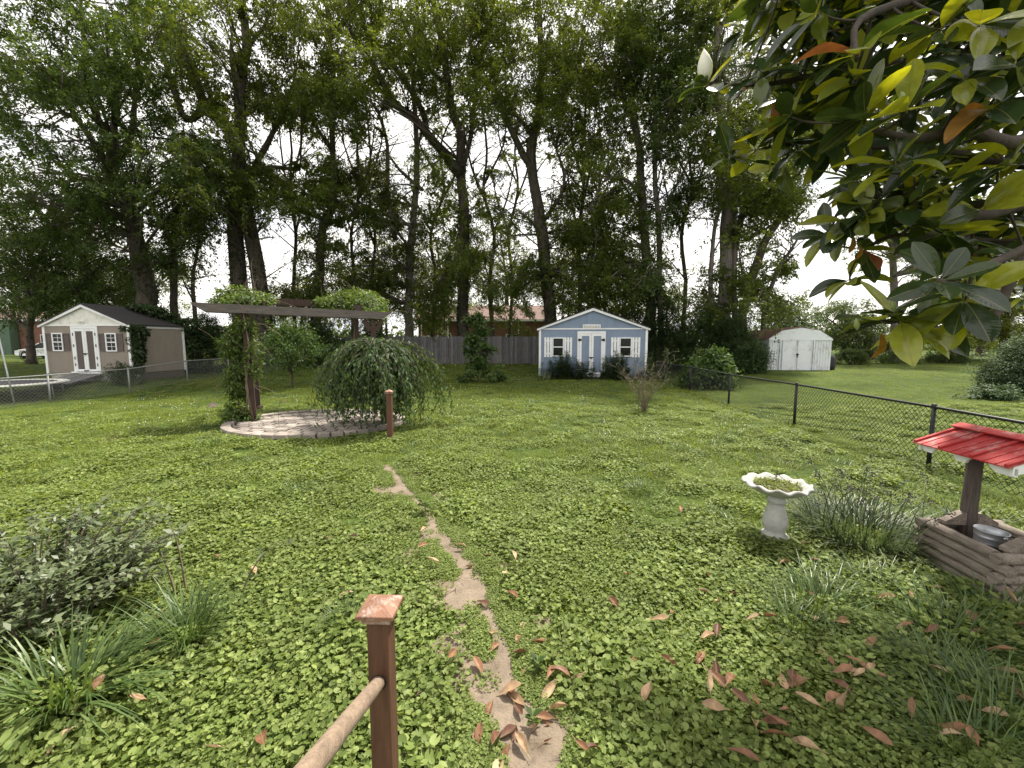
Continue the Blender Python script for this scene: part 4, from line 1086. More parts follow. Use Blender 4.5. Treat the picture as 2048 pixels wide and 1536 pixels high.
tree('tall_tree', 'dark bare-trunked tree whose trunk splits high above the blue shed', 28.5, [
    ([(1103, 680), (1100, 633), (1087, 500), (1077, 417), (1062, 329), (1067, 267), (1075, 233), (1083, 146), (1080, 60), (1075, -40)], 30, 8, 0),
    ([(1062, 335), (1037, 292), (1012, 233), (983, 175), (960, 150), (940, 80)], 15, 5, -1),
    ([(1084, 450), (1096, 429), (1121, 392), (1129, 350), (1112, 300)], 10, 4, -1), ([(1067, 270), (1040, 240), (1015, 200), (1010, 120)], 8, 4, 1), ([(1084, 470), (1060, 440), (1040, 425)], 8, 4, 0), ([(1070, 260), (1120, 210), (1150, 120)], 9, 4, 0)],
    [(1060, 170, 80, 80, 26, 0), (1130, 180, 60, 90, 26, 0), (1060, 50, 110, 80, 36, 0), (1180, 80, 80, 90, 30, 0), (1030, 500, 50, 60, 14, 1), (1150, 420, 60, 60, 18, 1), (1160, 520, 70, 60, 22, 1), (1030, 590, 60, 50, 14, 1), (1150, 300, 50, 50, 10, 0), (1080, -80, 200, 80, 34, 0), (1130, 590, 70, 40, 18, 1)], 'leaf_tree', 160)
tree('tall_tree', 'straight grey-trunked tree just behind the blue shed roof', 27, [
    ([(1303, 660), (1300, 596), (1292, 500), (1283, 375), (1279, 312), (1267, 229), (1250, 125), (1240, 30), (1235, -60)], 21, 8, 0), ([(1283, 390), (1245, 355), (1205, 365), (1180, 420)], 8, 3, -1), ([(1290, 470), (1265, 400), (1240, 360)], 7, 3, 0), ([(1267, 229), (1220, 150), (1200, 90)], 8, 4, 0)],
    [(1230, 170, 60, 70, 24, 0), (1220, 290, 50, 50, 12, 0), (1200, 440, 50, 60, 14, 1), (1250, 420, 60, 50, 16, 0), (1250, 540, 80, 60, 28, 0), (1210, 600, 80, 40, 18, 1), (1250, 60, 80, 70, 26, 0), (1250, -70, 160, 80, 26, 0)], 'leaf_tree', 60, 'bark_pale')
tree('tall_tree', 'slim double-stemmed tree close beside the straight grey trunk', 26, [
    ([(1322, 660), (1319, 600), (1319, 458), (1310, 375), (1310, 250), (1308, 179), (1300, 110), (1280, 40)], 13, 5, 0), ([(1318, 430), (1333, 408), (1362, 354), (1387, 300)], 7, 3, 0), ([(1310, 290), (1345, 220), (1370, 130)], 7, 3, 0), ([(1300, 200), (1270, 150), (1265, 90)], 6, 3, 0)],
    [(1320, 130, 80, 90, 34, 0), (1370, 230, 50, 60, 16, 0), (1320, 270, 40, 60, 10, 0), (1330, 30, 90, 60, 26, 0), (1310, 560, 50, 50, 14, 0), (1330, 420, 30, 40, 5, 0), (1380, 120, 60, 80, 18, 0), (1370, 375, 30, 22, 4, 0)], 'leaf_dark', 60, 'bark_pale')
tree('tall_tree', 'stout pale trunk with several stems between the hedge and white metal shed', 25, [
    ([(1446, 650), (1448, 600), (1452, 458), (1454, 362), (1444, 250), (1433, 146), (1435, 54), (1428, -40)], 30, 9, 0), ([(1470, 640), (1467, 583), (1469, 375), (1480, 280)], 16, 6, 0.5), ([(1424, 640), (1423, 596), (1421, 542), (1429, 458), (1440, 410), (1438, 340)], 12, 5, -0.5),
    ([(1435, 70), (1450, 40), (1470, 0)], 9, 5, 0), ([(1440, 130), (1455, 180), (1460, 240)], 8, 4, 0.5)],
    [(1450, 260, 60, 70, 20, 0), (1410, 130, 40, 70, 10, 0), (1480, 150, 60, 80, 16, 1), (1450, 20, 70, 50, 14, 0), (1420, 390, 26, 40, 5, 0), (1490, 360, 50, 50, 12, 1), (1430, 560, 30, 30, 5, 0), (1440, -80, 120, 70, 18, 0), (1410, 620, 60, 30, 14, 0)], 'leaf_tree', 40, 'bark_pale')
tree('tall_tree', 'dark tree leaning away from the stout pale trunk over the metal shed', 25.5, [
    ([(1482, 650), (1492, 604), (1512, 533), (1537, 471), (1562, 433), (1580, 380), (1590, 330)], 22, 8, 1), ([(1466, 520), (1478, 450), (1492, 417), (1515, 395), (1540, 350)], 14, 5, 0), ([(1530, 610), (1542, 575), (1560, 530), (1579, 504), (1600, 470)], 11, 4, 1), ([(1490, 480), (1520, 465), (1545, 450)], 9, 5, 0.5)],
    [(1550, 400, 45, 40, 16, 1), (1520, 330, 60, 60, 18, 1), (1580, 520, 30, 28, 6, 1), (1540, 580, 50, 40, 12, 1), (1500, 450, 30, 50, 8, 0), (1580, 300, 60, 60, 16, 1), (1560, 200, 80, 90, 20, 2), (1500, 560, 30, 40, 7, 0), (1590, 400, 24, 24, 4, 1)], 'leaf_tree', 90)
tree('tall_tree', 'lone grey-trunked tree behind the drooping magnolia twigs', 33, [([(1790, 690), (1788, 620), (1786, 520), (1790, 430), (1800, 330)], 16, 8, 0), ([(1786, 520), (1830, 440), (1880, 380)], 8, 4, 0), ([(1787, 500), (1750, 430), (1740, 360)], 7, 4, 0)],
    [(1800, 380, 90, 90, 26, 0), (1900, 430, 90, 70, 22, 0), (1760, 500, 50, 40, 5, 0), (1900, 560, 80, 50, 14, 1), (1980, 480, 80, 80, 18, 0), (1850, 250, 160, 90, 24, 1)], 'leaf_tree', 0, 'bark_pale', gaps=False, group='trees on the neighbouring plots')

for (px, lean, w, Y, lab, top) in [(705, 14, 9, 30, 'thin dark tree between the shaggy tree and the pale-barked trees', 250), (748, -12, 8, 32, 'very thin straight tree next to the pale-barked trees', 200), (866, 22, 10, 33, 'thin tree leaning beside the forked tree trunk', 240), (985, -18, 11, 31, 'thin dark tree between the forked tree and the bare-trunked tree', 150),
            (1020, 16, 8, 34, 'slim tree by the brick house roof end', 200), (1158, 10, 11, 30, 'thin dark tree rising over the blue shed eave', 180), (1212, -14, 9, 31, 'thin crooked tree over the blue shed ridge', 200), (1366, 18, 10, 28, 'thin tree in the gap before the stout pale trunk', 260), (590, -10, 9, 31, 'thin tree in the sky gap beside the twin trunks', 220)]:
    tree('slim_tree', lab, Y, [([(px, 660), (px + lean * 0.3, 560), (px - lean * 0.2, 470), (px + lean, 380), (px + lean * 0.6, 300), (px + lean * 1.6, top)], w, 3, 0), ([(px + lean * 0.8, 400), (px + lean * 2.4, 330), (px + lean * 3.2, 250)], w * 0.6, 2, 1), ([(px, 470), (px - lean * 1.6, 400), (px - lean * 2.4, 330)], w * 0.5, 2, -1), ([(px + lean, 370), (px - lean * 1.2, 290), (px - lean * 1.5, 220)], w * 0.5, 2, 0)],
         [(px + lean, 300, 60, 70, 5, 0), (px, 430, 50, 60, 5, 0), (px + lean, 190, 60, 60, 5, 0)], 'leaf_tree', 60, 'bark', 1.5, (0.5, 0.9), boughs=12)
# trees further off, with lighter yellow-green leaves
far_list = [(600, 610, 60, 60, 45, 8, 'feathery yellow-green tree far off behind the pergola'), (760, 560, 90, 80, 42, 12, 'bright leafy tree past the fence behind the weeping tree'),
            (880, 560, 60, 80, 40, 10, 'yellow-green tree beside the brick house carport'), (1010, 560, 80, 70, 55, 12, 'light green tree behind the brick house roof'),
            (1180, 530, 90, 90, 45, 14, 'yellow-green round tree behind the blue shed ridge'), (1290, 590, 60, 60, 40, 8, 'small yellow-green tree behind the slim double stems'),
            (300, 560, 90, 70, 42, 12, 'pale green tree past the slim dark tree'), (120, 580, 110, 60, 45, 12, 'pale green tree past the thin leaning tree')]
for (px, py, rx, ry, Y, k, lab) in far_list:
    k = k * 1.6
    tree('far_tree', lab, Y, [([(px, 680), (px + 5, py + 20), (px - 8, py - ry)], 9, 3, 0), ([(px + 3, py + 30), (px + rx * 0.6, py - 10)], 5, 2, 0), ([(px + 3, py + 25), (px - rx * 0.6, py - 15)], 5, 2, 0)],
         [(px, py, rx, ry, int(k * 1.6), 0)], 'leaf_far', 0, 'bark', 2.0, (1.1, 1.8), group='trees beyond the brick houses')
for (px, py, rx, ry, Y, k, lab, lm) in [(1580, 640, 55, 38, 34, 16, 'dark round tree behind the white metal shed', 'leaf_bush'), (1690, 640, 60, 40, 38, 18, 'leafy tree with open stems past the metal shed corner', 'leaf_dark'),
            (1740, 665, 55, 40, 36, 14, 'bushy tree with low forked stems on the far lawn edge', 'leaf_dark'), (1895, 630, 75, 62, 36, 26, 'dark spreading tree with a short black trunk on the far lawn', 'leaf_tree'),
            (2010, 610, 70, 70, 34, 26, 'yellow-green hedge tree behind the round clipped shrub', 'leaf_far'), (1960, 650, 60, 50, 45, 14, 'distant green tree past the short black trunk', 'leaf_far'), (2110, 560, 90, 110, 30, 24, 'big leafy tree at the far side of the neighbour lawn', 'leaf_tree')]:
    tree('garden_tree', lab, Y, [([(px, 700), (px + 4, py + 20), (px - 5, py - ry * 0.7)], 16, 3, 0), ([(px + 2, py + 34), (px + rx * 0.6, py)], 7, 2, 0), ([(px + 2, py + 30), (px - rx * 0.6, py - 5)], 7, 2, 0)],
         [(px, py, rx, ry, int(k * 1.4), 0)], lm, 0, 'bark', 1.6, (0.8, 1.2), gaps=False, group='trees on the neighbouring plots', protos=PROTOS)

# far wood on the horizon
tl = []
Cc, Sz = [], []
for a in np.linspace(-1.35, 1.35, 300):
    for _ in range(2):
        R_ = random.uniform(95, 130); x, y = R_ * math.sin(a), R_ * math.cos(a)
        z0 = random.uniform(0.5, 4.2); Cc.append((x, y, z0)); Sz.append(random.uniform(2.2, 3.4))
V, Fc = foliage_mesh(Cc, Sz, [clump_proto(400 + i, 7, 22, 1.0, 0.9, 0.5, 0.2) for i in range(4)])
tag(obj_np('treeline', V, Fc, M['leaf_dark']), 'low line of far-off woods along the horizon', kind='stuff')

# ================================================================== SHRUBS
def bush(name, label, c, rx, ry, h, n, mat, protos=None, size=(0.7, 1.1), z0=0.1, shape=0.5, stems=5, quads=False, cat='shrub', group=None):
    """rounded shrub: clumps through an uneven dome, woody stems from the base"""
    g0 = Vector(c); t = empty(name, g0, 0, label, cat, group)
    cen, siz = [], []
    mb = MB()
    lob = [random.uniform(0.75, 1.15) for _ in range(8)]
    for i in range(n):
        a = random.uniform(0, 2 * math.pi); el = math.asin(random.random()); r = (0.45 + 0.55 * random.random() ** shape)
        L = lob[int(a / (2 * math.pi) * 8) % 8]
        p_ = Vector((rx * r * L * math.cos(a) * math.cos(el), ry * r * L * math.sin(a) * math.cos(el), z0 + (h - z0) * r * math.sin(el) * random.uniform(0.9, 1.08)))
        cen.append(p_); siz.append(random.uniform(*size))
    for i in range(stems):
        e = random.choice(cen); b = Vector((random.gauss(0, 0.08), random.gauss(0, 0.08), -0.05))
        mb.tube(bezier(b, Vector((e.x * 0.3, e.y * 0.3, e.z * 0.7)), e, 6), [0.03, 0.026, 0.02, 0.016, 0.012, 0.006], 5)
    mb.build('stem', M['bark'], t)
    V, Fc = foliage_mesh([list(x) for x in cen], siz, protos or PROTOS_S, quads)
    obj_np('foliage', V, Fc, M[mat], t)
    return t

def bush_px(name, label, px, py_base, py_top, w_px, Y, n, mat, **k):
    x = at(px, 700, Y).x; g = ground(x, Y); h = at(px, py_top, Y).z - g.z; r = w_px / 2 * Y / F
    return bush(name, label, g, r, k.pop('ry', r * 0.8), h, n, mat, **k)

HG = 'dark shrubs massed along the back fences'
bush_px('large_shrub', 'dark leafy shrub mass between the tan shed and the pergola', 415, 735, 622, 105, 22.5, 130, 'leaf_bush', group=HG)
bush_px('large_shrub', 'dark shrub filling the gap behind the pergola posts', 640, 720, 640, 120, 25.0, 120, 'leaf_bush', group=HG)
bush_px('large_shrub', 'shrub in front of the boards behind the weeping tree', 740, 725, 640, 110, 26.0, 110, 'leaf_bush', group=HG)
bush_px('large_shrub', 'loose grey-green shrub rising behind the pergola beams', 545, 715, 572, 90, 29.0, 70, 'leaf_bright', group=HG)
bush_px('large_shrub', 'dark hedge shrub against the side of the blue shed', 1335, 730, 600, 110, 24.0, 150, 'leaf_bush', group=HG)
bush_px('large_shrub', 'dense dark hedge shrub in the middle of the hedge by the metal shed', 1415, 735, 612, 120, 23.0, 160, 'leaf_bush', group=HG)
bush_px('large_shrub', 'dark hedge shrub reaching up beside the brown metal roof', 1468, 738, 632, 84, 22.0, 140, 'leaf_bush', group=HG)
bush_px('large_shrub', 'low dark shrub spilling past the metal shed corner', 1500, 742, 684, 56, 20.2, 70, 'leaf_bush', group=HG)
bush_px('large_shrub', 'dark shrub above the ridge end of the blue shed', 1270, 720, 605, 90, 27.0, 100, 'leaf_bush', group=HG)
bush_px('large_shrub', 'shrub hanging over the board fence by the blue shed eave', 1050, 728, 640, 80, 29.6, 80, 'leaf_tree', group=HG)
bush_px('large_shrub', 'broad-leaved bush poking through behind the black fence', 1418, 768, 694, 78, 15.6, 60, 'leaf_bright', protos=PROTOS_B, group=None, quads=True)
bush_px('clipped_shrub', 'dense rounded juniper shrub on the neighbour lawn', 2085, 800, 676, 170, 13.5, 420, 'leaf_juniper', protos=[clump_proto(500 + i, 10, 30, 0.34, 0.07, 0.03, 0.15) for i in range(5)], size=(0.8, 1.1), shape=0.25)
bush_px('low_shrub', 'patch of low weeds at the foot of the juniper shrub', 2000, 800, 778, 70, 12.6, 18, 'leaf_juniper', size=(0.4, 0.7))
bush_px('low_shrub', 'rounded low shrub at the corner of the tan shed', 242, 757, 728, 30, 17.6, 30, 'leaf_bush', size=(0.5, 0.7))
for i, (px, pyb, Y, lab) in enumerate([(1700, 716, 27.5, 'weedy growth under the open-stemmed tree on the far lawn'), (1800, 716, 28.5, 'weedy growth along the far lawn edge by the lone grey trunk'), (1900, 718, 29, 'weedy growth beneath the short black trunk')]):
    bush_px('weed_patch', lab, px, pyb, pyb - 18, 90, Y, 40, 'leaf_dark', size=(0.5, 0.8), ry=0.6, cat='weeds')

# small trees in the yard
def small_tree(name, label, base, h, r, n, mat, zlow, protos, size, stems=3, tall=False, group=None):
    g0 = Vector(base); t = empty(name, g0, 0, label, 'tree', group)
    mb = MB(); cen, siz = [], []
    top = Vector((0.05, 0, h))
    mb.tube(smooth_line([Vector((0, 0, -0.05)), Vector((0.04, 0.02, h * 0.3)), Vector((-0.03, 0.03, h * 0.6)), top], 3), [0.045 - 0.0042 * i for i in range(10)], 7)
    for i in range(n):
        tt = random.random() ** 0.8; z = zlow + (h - zlow) * tt
        prof = (math.sin(math.pi * (0.12 + 0.85 * tt)) if not tall else 0.08 + 0.8 * (1 - tt) ** 0.6 * (0.62 + 0.38 * math.sin(tt * 14 + 1)))
        a = random.uniform(0, 2 * math.pi); rr = r * prof * random.random() ** 0.4
        p_ = Vector((rr * math.cos(a), rr * math.sin(a), z)); cen.append(p_); siz.append(random.uniform(*size))
        b = Vector((0, 0, max(0.15 * h, z - rr * 0.7 - 0.1))); mb.tube(bezier(b, b.lerp(p_, 0.6) + Vector((0, 0, 0.08)), p_, 4), [0.013, 0.01, 0.007, 0.004], 4, cap=False)
    mb.build('trunk', M['bark'], t)
    V, Fc = foliage_mesh([list(x) for x in cen], siz, protos, True); obj_np('crown', V, Fc, M[mat], t)
    return t
PT = [clump_proto(600 + i, 5, 16, 0.35, 0.14, 0.05, 0.7) for i in range(5)]
b_ = gnd(583, 776); small_tree('young_tree', 'young tree with layered drooping leaves seen through the pergola', b_, at(585, 645, b_.y).z, 1.15, 75, 'leaf_bright', 0.95, PT, (0.8, 1.15))
b_ = gnd(955, 766); small_tree('sapling', 'bushy pointed sapling in front of the board fence', b_, at(955, 632, b_.y).z, 1.25, 48, 'leaf_bright', 0.15, PROTOS_B, (0.55, 0.95), tall=True)

# twiggy half-dead shrub on the lawn
b_ = gnd(1290, 826); t = empty('twiggy_shrub', b_, 0, 'half-dead twiggy brown shrub standing on the lawn before the blue shed', 'shrub')
mb = MB(); tips = []
for i in range(24):
    a = random.uniform(0, 2 * math.pi); r = random.uniform(0.15, 0.9); hh = random.uniform(0.75, 1.6)
    b0 = Vector((random.gauss(0, 0.05), random.gauss(0, 0.05), -0.03)); e = Vector((r * math.cos(a), r * math.sin(a) * 0.7, hh))
    pts = bezier(b0, Vector((e.x * 0.25, e.y * 0.25, hh * 0.55)), e, 7); mb.tube(pts, [0.008, 0.0075, 0.006, 0.005, 0.004, 0.003, 0.002], 5)
    for _ in range(7):
        j = random.randint(2, 6); q = pts[j]; e2 = q + Vector((random.gauss(0, 0.16), random.gauss(0, 0.16), random.uniform(0.0, 0.3))); mb.tube([q, q.lerp(e2, 0.5) + Vector((0, 0, 0.03)), e2], [0.004, 0.003, 0.0015], 3, cap=False)
        tips.append((q.lerp(e2, random.random()), e2 - q))
mb.build('twig', M['twig'], t)
C_ = np.array([list(a) for a, b in tips] * 2) + RNG.normal(size=(len(tips) * 2, 3)) * 0.02
V, Fc = leaf_quads(C_, RNG.normal(size=C_.shape) * [1, 1, 0.6], rand_dirs(len(C_)), RNG.uniform(0.025, 0.05, len(C_)), RNG.uniform(0.012, 0.02, len(C_)))
obj_np('foliage', V, Fc, M['leaf_bright'], t)

# weeping tree by the patio
wc = Vector((-2.72, 8.35, 0)); t = empty('weeping_tree', wc, 0, 'weeping tree with a dome of hanging leafy branches beside the patio', 'tree')
mb = MB(); mb.tube([(0.1, 0.1, -0.1), (0.06, 0.1, 0.6), (0.1, 0.05, 1.2), (0.05, 0, 1.65)], [0.06, 0.05, 0.05, 0.04], 8)
C_, A_, N_ = [], [], []
for i in range(190):
    a = random.uniform(0, 2 * math.pi); R_ = random.uniform(0.35, 1.3) * (1.0 + 0.16 * math.sin(3 * a + 0.6) + 0.1 * math.sin(5 * a))
    zt0 = random.uniform(1.35, 1.68); zp = zt0 + random.uniform(0.0, 0.2) * (1 - R_ / 2); ze = random.uniform(0.08, 0.6) + 0.4 * random.random() ** 3
    e = Vector((R_ * math.cos(a), R_ * math.sin(a) * 0.85, ze)); m1 = Vector((R_ * 0.45 * math.cos(a), R_ * 0.45 * math.sin(a), zp + 0.25)); m2 = Vector((R_ * 1.02 * math.cos(a), R_ * 0.9 * math.sin(a), zp * 0.92))
    p0 = Vector((0.05, 0, zt0))
    pts = []
    for k in range(12):
        u = k / 11; pts.append(p0 * (1 - u) ** 3 + m1 * 3 * u * (1 - u) ** 2 + m2 * 3 * u * u * (1 - u) + e * u ** 3)
    mb.tube(pts, [0.014 * (1 - 0.85 * k / 11) for k in range(12)], 4, cap=False)
    for k in range(84):
        u = 0.1 + 0.9 * (k + random.random()) / 84; f_ = u * 11; j = min(10, int(f_)); q = pts[j].lerp(pts[j + 1], f_ - j); d = (pts[j + 1] - pts[j]).normalized()
        C_.append(q + Vector((random.gauss(0, 0.045), random.gauss(0, 0.045), random.gauss(0, 0.03)))); A_.append(d * 0.5 + Vector((random.gauss(0, 0.6), random.gauss(0, 0.6), -0.45))); N_.append(Vector((math.cos(a), math.sin(a), 0.8)) + Vector((random.gauss(0, 0.4), random.gauss(0, 0.4), 0)))
mb.build('branch', M['bark'], t)
V, Fc = leaf_quads(np.array(C_), np.array(A_), np.array(N_), RNG.uniform(0.07, 0.125, len(C_)), RNG.uniform(0.028, 0.045, len(C_))); obj_np('foliage', V, Fc, M['leaf_weep'], t)

# perennials at the foot of the blue shed
def perennial(name, label, c, rx, ry, h, n, mat, group=None, per=70):
    t = empty(name, c, 0, label, 'plant', group); mb = MB(); C_, A_, N_ = [], [], []
    for i in range(n):
        b = Vector((max(-1.3, min(1.3, random.gauss(0, 0.55))) * rx, random.gauss(0, 0.5) * ry, -0.02)); hh = h * random.uniform(0.4, 1.15) * (1.05 - 0.35 * abs(b.x / rx))
        e = b + Vector((random.gauss(0, 0.1), random.gauss(0, 0.08), hh)); mb.tube([b, b.lerp(e, 0.5), e], [0.007, 0.006, 0.003], 4, cap=False)
        for k in range(per):
            u = 0.12 + 0.88 * k / per; q = b.lerp(e, u); th = k * 2.4 + random.random()
            C_.append(q); A_.append(Vector((math.cos(th), math.sin(th), 0.5 - 0.9 * (1 - u)))); N_.append(Vector((0, 0, 1)) + Vector((random.gauss(0, 0.3), random.gauss(0, 0.3), 0)))
    mb.build('stem', M['leaf_bush'], t)
    V, Fc = leaf_quads(np.array(C_), np.array(A_), np.array(N_), RNG.uniform(0.09, 0.18, len(C_)), RNG.uniform(0.025, 0.045, len(C_))); obj_np('foliage', V, Fc, M[mat], t)
perennial('tall_perennial', 'dark green clump of tall perennials under the shed window by the iris', ground(at(1130, 755, 19.1).x, 19.1), 0.95, 0.35, 1.15, 75, 'leaf_bush')
perennial('tall_perennial', 'dark green clump of tall perennials beside the twiggy shrub side of the shed door', ground(at(1228, 755, 18.9).x, 18.9), 0.85, 0.35, 1.15, 66, 'leaf_bush')
perennial('tall_perennial', 'sparse brownish perennial stems at the blue shed corner', ground(at(1300, 745, 18.6).x, 18.6), 0.5, 0.3, 1.35, 26, 'leaf_grey', per=24)

def blade_clump(name, label, c, n, L, spread, lean, mat, W=0.012, droop=0.5, cat='grass tuft', group=None, dry=0.0, segs=4):
    t = empty(name, c, 0, label, cat, group)
    a = RNG.uniform(0, 2 * math.pi, n); r = spread * np.sqrt(RNG.uniform(0, 1, n))
    C_ = np.stack([r * np.cos(a), r * np.sin(a), np.full(n, -0.01)], 1)
    le = RNG.uniform(0.1, lean, n); b = a + RNG.normal(0, 0.5, n)
    A_ = np.stack([np.cos(b) * np.sin(le), np.sin(b) * np.sin(le), np.cos(le)], 1)
    V, Fc = blade_strip(C_, A_, L * RNG.uniform(0.5, 1.1, n), W * RNG.uniform(0.6, 1.2, n), droop * RNG.uniform(0.5, 1.2, n), segs)
    obj_np('blades', V, Fc, M[mat], t)
    return t
blade_clump('iris_clump', 'spiky iris leaves at the blue shed corner near the board fence', ground(at(1088, 757, 18.6).x, 18.6), 60, 0.62, 0.25, 0.7, 'leaf_grey', 0.035, 0.25, 'plant')
blade_clump('iris_clump', 'spiky leaves growing at the corner of the tan shed', ground(at(266, 757, 17.4).x, 17.4), 60, 0.6, 0.22, 0.9, 'leaf_grey', 0.035, 0.3, 'plant')

# ================================================================== PERGOLA
FL, FR = Vector((-5.5, 8.78, 0)), Vector((-3.3, 10.0, 0))
RL, RR = Vector((-6.45, 10.5, 0)), Vector((-4.3, 11.65, 0))
pg = empty('pergola', FL, 0, 'old wooden pergola with weathered beams over the paved patio', 'pergola')
def post4(p_, h, lean, mat):
    q = p_ - FL; mb = MB(); mb.bar(q + Vector((0, 0, 0.0)), q + Vector((lean, 0, h)), 0.115, 0.115, (1, 0.5, 0)); o = mb.build('post', mat, pg, 0.006)
    mb = MB(); mb.box((q.x - 0.085, q.y - 0.085, 0.05), (q.x + 0.085, q.y + 0.085, 0.13)); mb.build('post_base', M['dark_wood'], o, 0.01)
post4(FL, 2.34, -0.05, M['dark_wood']); post4(FR, 2.3, 0.0, M['dark_wood']); post4(RL, 2.66, 0, M['dark_wood']); post4(RR, 2.66, 0, M['dark_wood'])
def beam(a, b, z0, z1, ext0, ext1, mat, off, hgt=0.17, th=0.045):
    d = (b - a).normalized(); nrm = Vector((d.y, -d.x, 0)); A = a - d * ext0 - FL + nrm * off; B = b + d * ext1 - FL + nrm * off
    A.z, B.z = z0, z1; L = (B - A).length
    mb = MB(); poly = [(0.0, 0.06), (0.0, hgt / 2), (L, hgt / 2), (L, 0.06), (L - 0.22, -hgt / 2), (0.22, -hgt / 2)]
    mb.prism(poly, 'y', -th / 2, th / 2); o = mb.build('beam', mat, pg)
    ang = math.atan2(d.y, d.x); o.location = A; o.rotation_euler = (0, -math.asin((B.z - A.z) / L), ang)
    return o
beam(FL, FR, 2.43, 2.36, 0.92, 0.42, M['beam_wood'], 0.085); beam(FL, FR, 2.42, 2.35, 0.92, 0.42, M['beam_wood'], -0.085)
beam(RL, RR, 2.75, 2.74, 0.25, 0.3, M['dark_wood'], 0.085); beam(RL, RR, 2.75, 2.74, 0.25, 0.3, M['dark_wood'], -0.085)
for s in (0.12, 0.9):
    a = FL.lerp(FR, s) - FL; b = RL.lerp(RR, s) - FL; mb = MB(); mb.bar(Vector((a.x, a.y, 2.54)), Vector((b.x, b.y, 2.62)), 0.045, 0.13); mb.build('rafter', M['dark_wood'], pg)
q = FR - FL
for s in (-1, 1):
    d = (FR - FL).normalized(); mb = MB(); mb.bar(q + Vector((0, 0, 2.0)) + d * 0.07 * s, q + Vector((0, 0, 2.26)) + d * 0.2 * s, 0.12, 0.1); mb.build('brace', M['dark_wood'], pg)

def vine(name, label, anchor, blobs, mat, L=(0.07, 0.13), Wd=(0.03, 0.05), n=1200, tendrils=20, droop=-0.35, stems=None):
    """leaves clustered in blobs (centre, radii), bare tendrils arching out"""
    t = empty(name, anchor, 0, label, 'vine'); a0 = Vector(anchor)
    vol = [b[1][0] * b[1][1] + b[1][1] * b[1][2] + b[1][0] * b[1][2] for b in blobs]; tot = sum(vol)
    C_, A_, N_ = [], [], []; mb = MB()
    for (c, r), v in zip(blobs, vol):
        k = int(n * v / tot)
        D = rand_dirs(k); rad = RNG.uniform(0.55, 1.08, (k, 1))
        C_.append(np.array(c) - np.array(a0) + D * rad * np.array(r)); A_.append(norm(D * [1, 1, 0.2] + RNG.normal(0, 0.5, (k, 3)) + [0, 0, droop])); N_.append(norm(D + [0, 0, 0.9] + RNG.normal(0, 0.3, (k, 3))))
        mb.tube([Vector(c) - a0 + Vector((random.uniform(-1, 1) * r[0] * 0.4, random.uniform(-1, 1) * r[1] * 0.4, -r[2])), Vector(c) - a0, Vector(c) - a0 + Vector((random.uniform(-1, 1) * r[0] * 0.5, 0, r[2] * 0.9))], [0.014, 0.012, 0.006], 5)
    for i in range(tendrils):
        c, r = random.choice(blobs); b = Vector(c) - a0; e = b + Vector((random.gauss(0, 0.5), random.gauss(0, 0.3), random.gauss(0.1, 0.35))); m_ = b.lerp(e, 0.6) + Vector((random.gauss(0, 0.15), 0, random.uniform(0.1, 0.35)))
        mb.tube(bezier(b, m_, e, 8), 0.004, 3, cap=False)
    for pts in (stems or []): mb.tube([Vector(x) - a0 for x in pts], [0.02, 0.018, 0.015, 0.012][:len(pts)], 6)
    mb.build('stem', M['twig'], t)
    C_, A_, N_ = map(np.concatenate, (C_, A_, N_)); V, Fc = leaf_quads(C_, A_, N_, RNG.uniform(*L, len(C_)), RNG.uniform(*Wd, len(C_)))
    obj_np('foliage', V, Fc, M[mat], t)
    return t
f3 = lambda px, py, Y: tuple(at(px, py, Y))
vine('climbing_vine', 'light green vine wrapped up the leaning pergola post with bare tendrils', FL, [
    (f3(478, 810, 8.9), (0.22, 0.2, 0.3)), (f3(480, 770, 8.9), (0.2, 0.2, 0.28)), (f3(482, 735, 8.9), (0.22, 0.2, 0.3)), (f3(486, 700, 8.9), (0.2, 0.2, 0.26)), (f3(484, 668, 8.9), (0.2, 0.22, 0.24)), (f3(490, 648, 8.8), (0.22, 0.22, 0.18)),
    (f3(490, 605, 9.1), (0.45, 0.35, 0.2)), (f3(455, 602, 9.3), (0.35, 0.3, 0.16)), (f3(515, 598, 9.4), (0.35, 0.3, 0.16)), (f3(475, 585, 9.4), (0.4, 0.3, 0.14)), (f3(462, 690, 8.8), (0.25, 0.2, 0.3)), (f3(468, 760, 8.8), (0.22, 0.2, 0.35)), (f3(470, 830, 8.75), (0.3, 0.2, 0.18)), (f3(508, 720, 8.7), (0.16, 0.14, 0.4)), (f3(500, 835, 8.8), (0.2, 0.15, 0.1))], 'leaf_vine', n=6000, tendrils=80,
    stems=[[(FL.x + 0.05, FL.y - 0.06, 0.0), (FL.x - 0.07, FL.y - 0.08, 0.8), (FL.x + 0.06, FL.y - 0.08, 1.6), (FL.x - 0.04, FL.y - 0.07, 2.4)], [(FL.x - 0.2, FL.y, 0.0), (FL.x - 0.02, FL.y - 0.1, 0.7), (FL.x - 0.12, FL.y, 1.5), (FL.x, FL.y, 2.4)]])
vine('climbing_vine', 'mound of bright vine leaves heaped on the far end of the pergola beams', Vector((RR.x, RR.y, 0)), [
    (f3(690, 606, 11.2), (0.75, 0.5, 0.26)), (f3(735, 608, 10.8), (0.5, 0.45, 0.26)), (f3(652, 606, 11.4), (0.4, 0.4, 0.14)), (f3(748, 632, 10.2), (0.28, 0.25, 0.22)), (f3(715, 590, 11.2), (0.5, 0.4, 0.16))], 'leaf_vine', n=3200, tendrils=14,
    stems=[[(RR.x, RR.y - 0.07, 0.0), (RR.x + 0.07, RR.y - 0.06, 0.9), (RR.x - 0.05, RR.y - 0.08, 1.8), (RR.x, RR.y, 2.7)]])
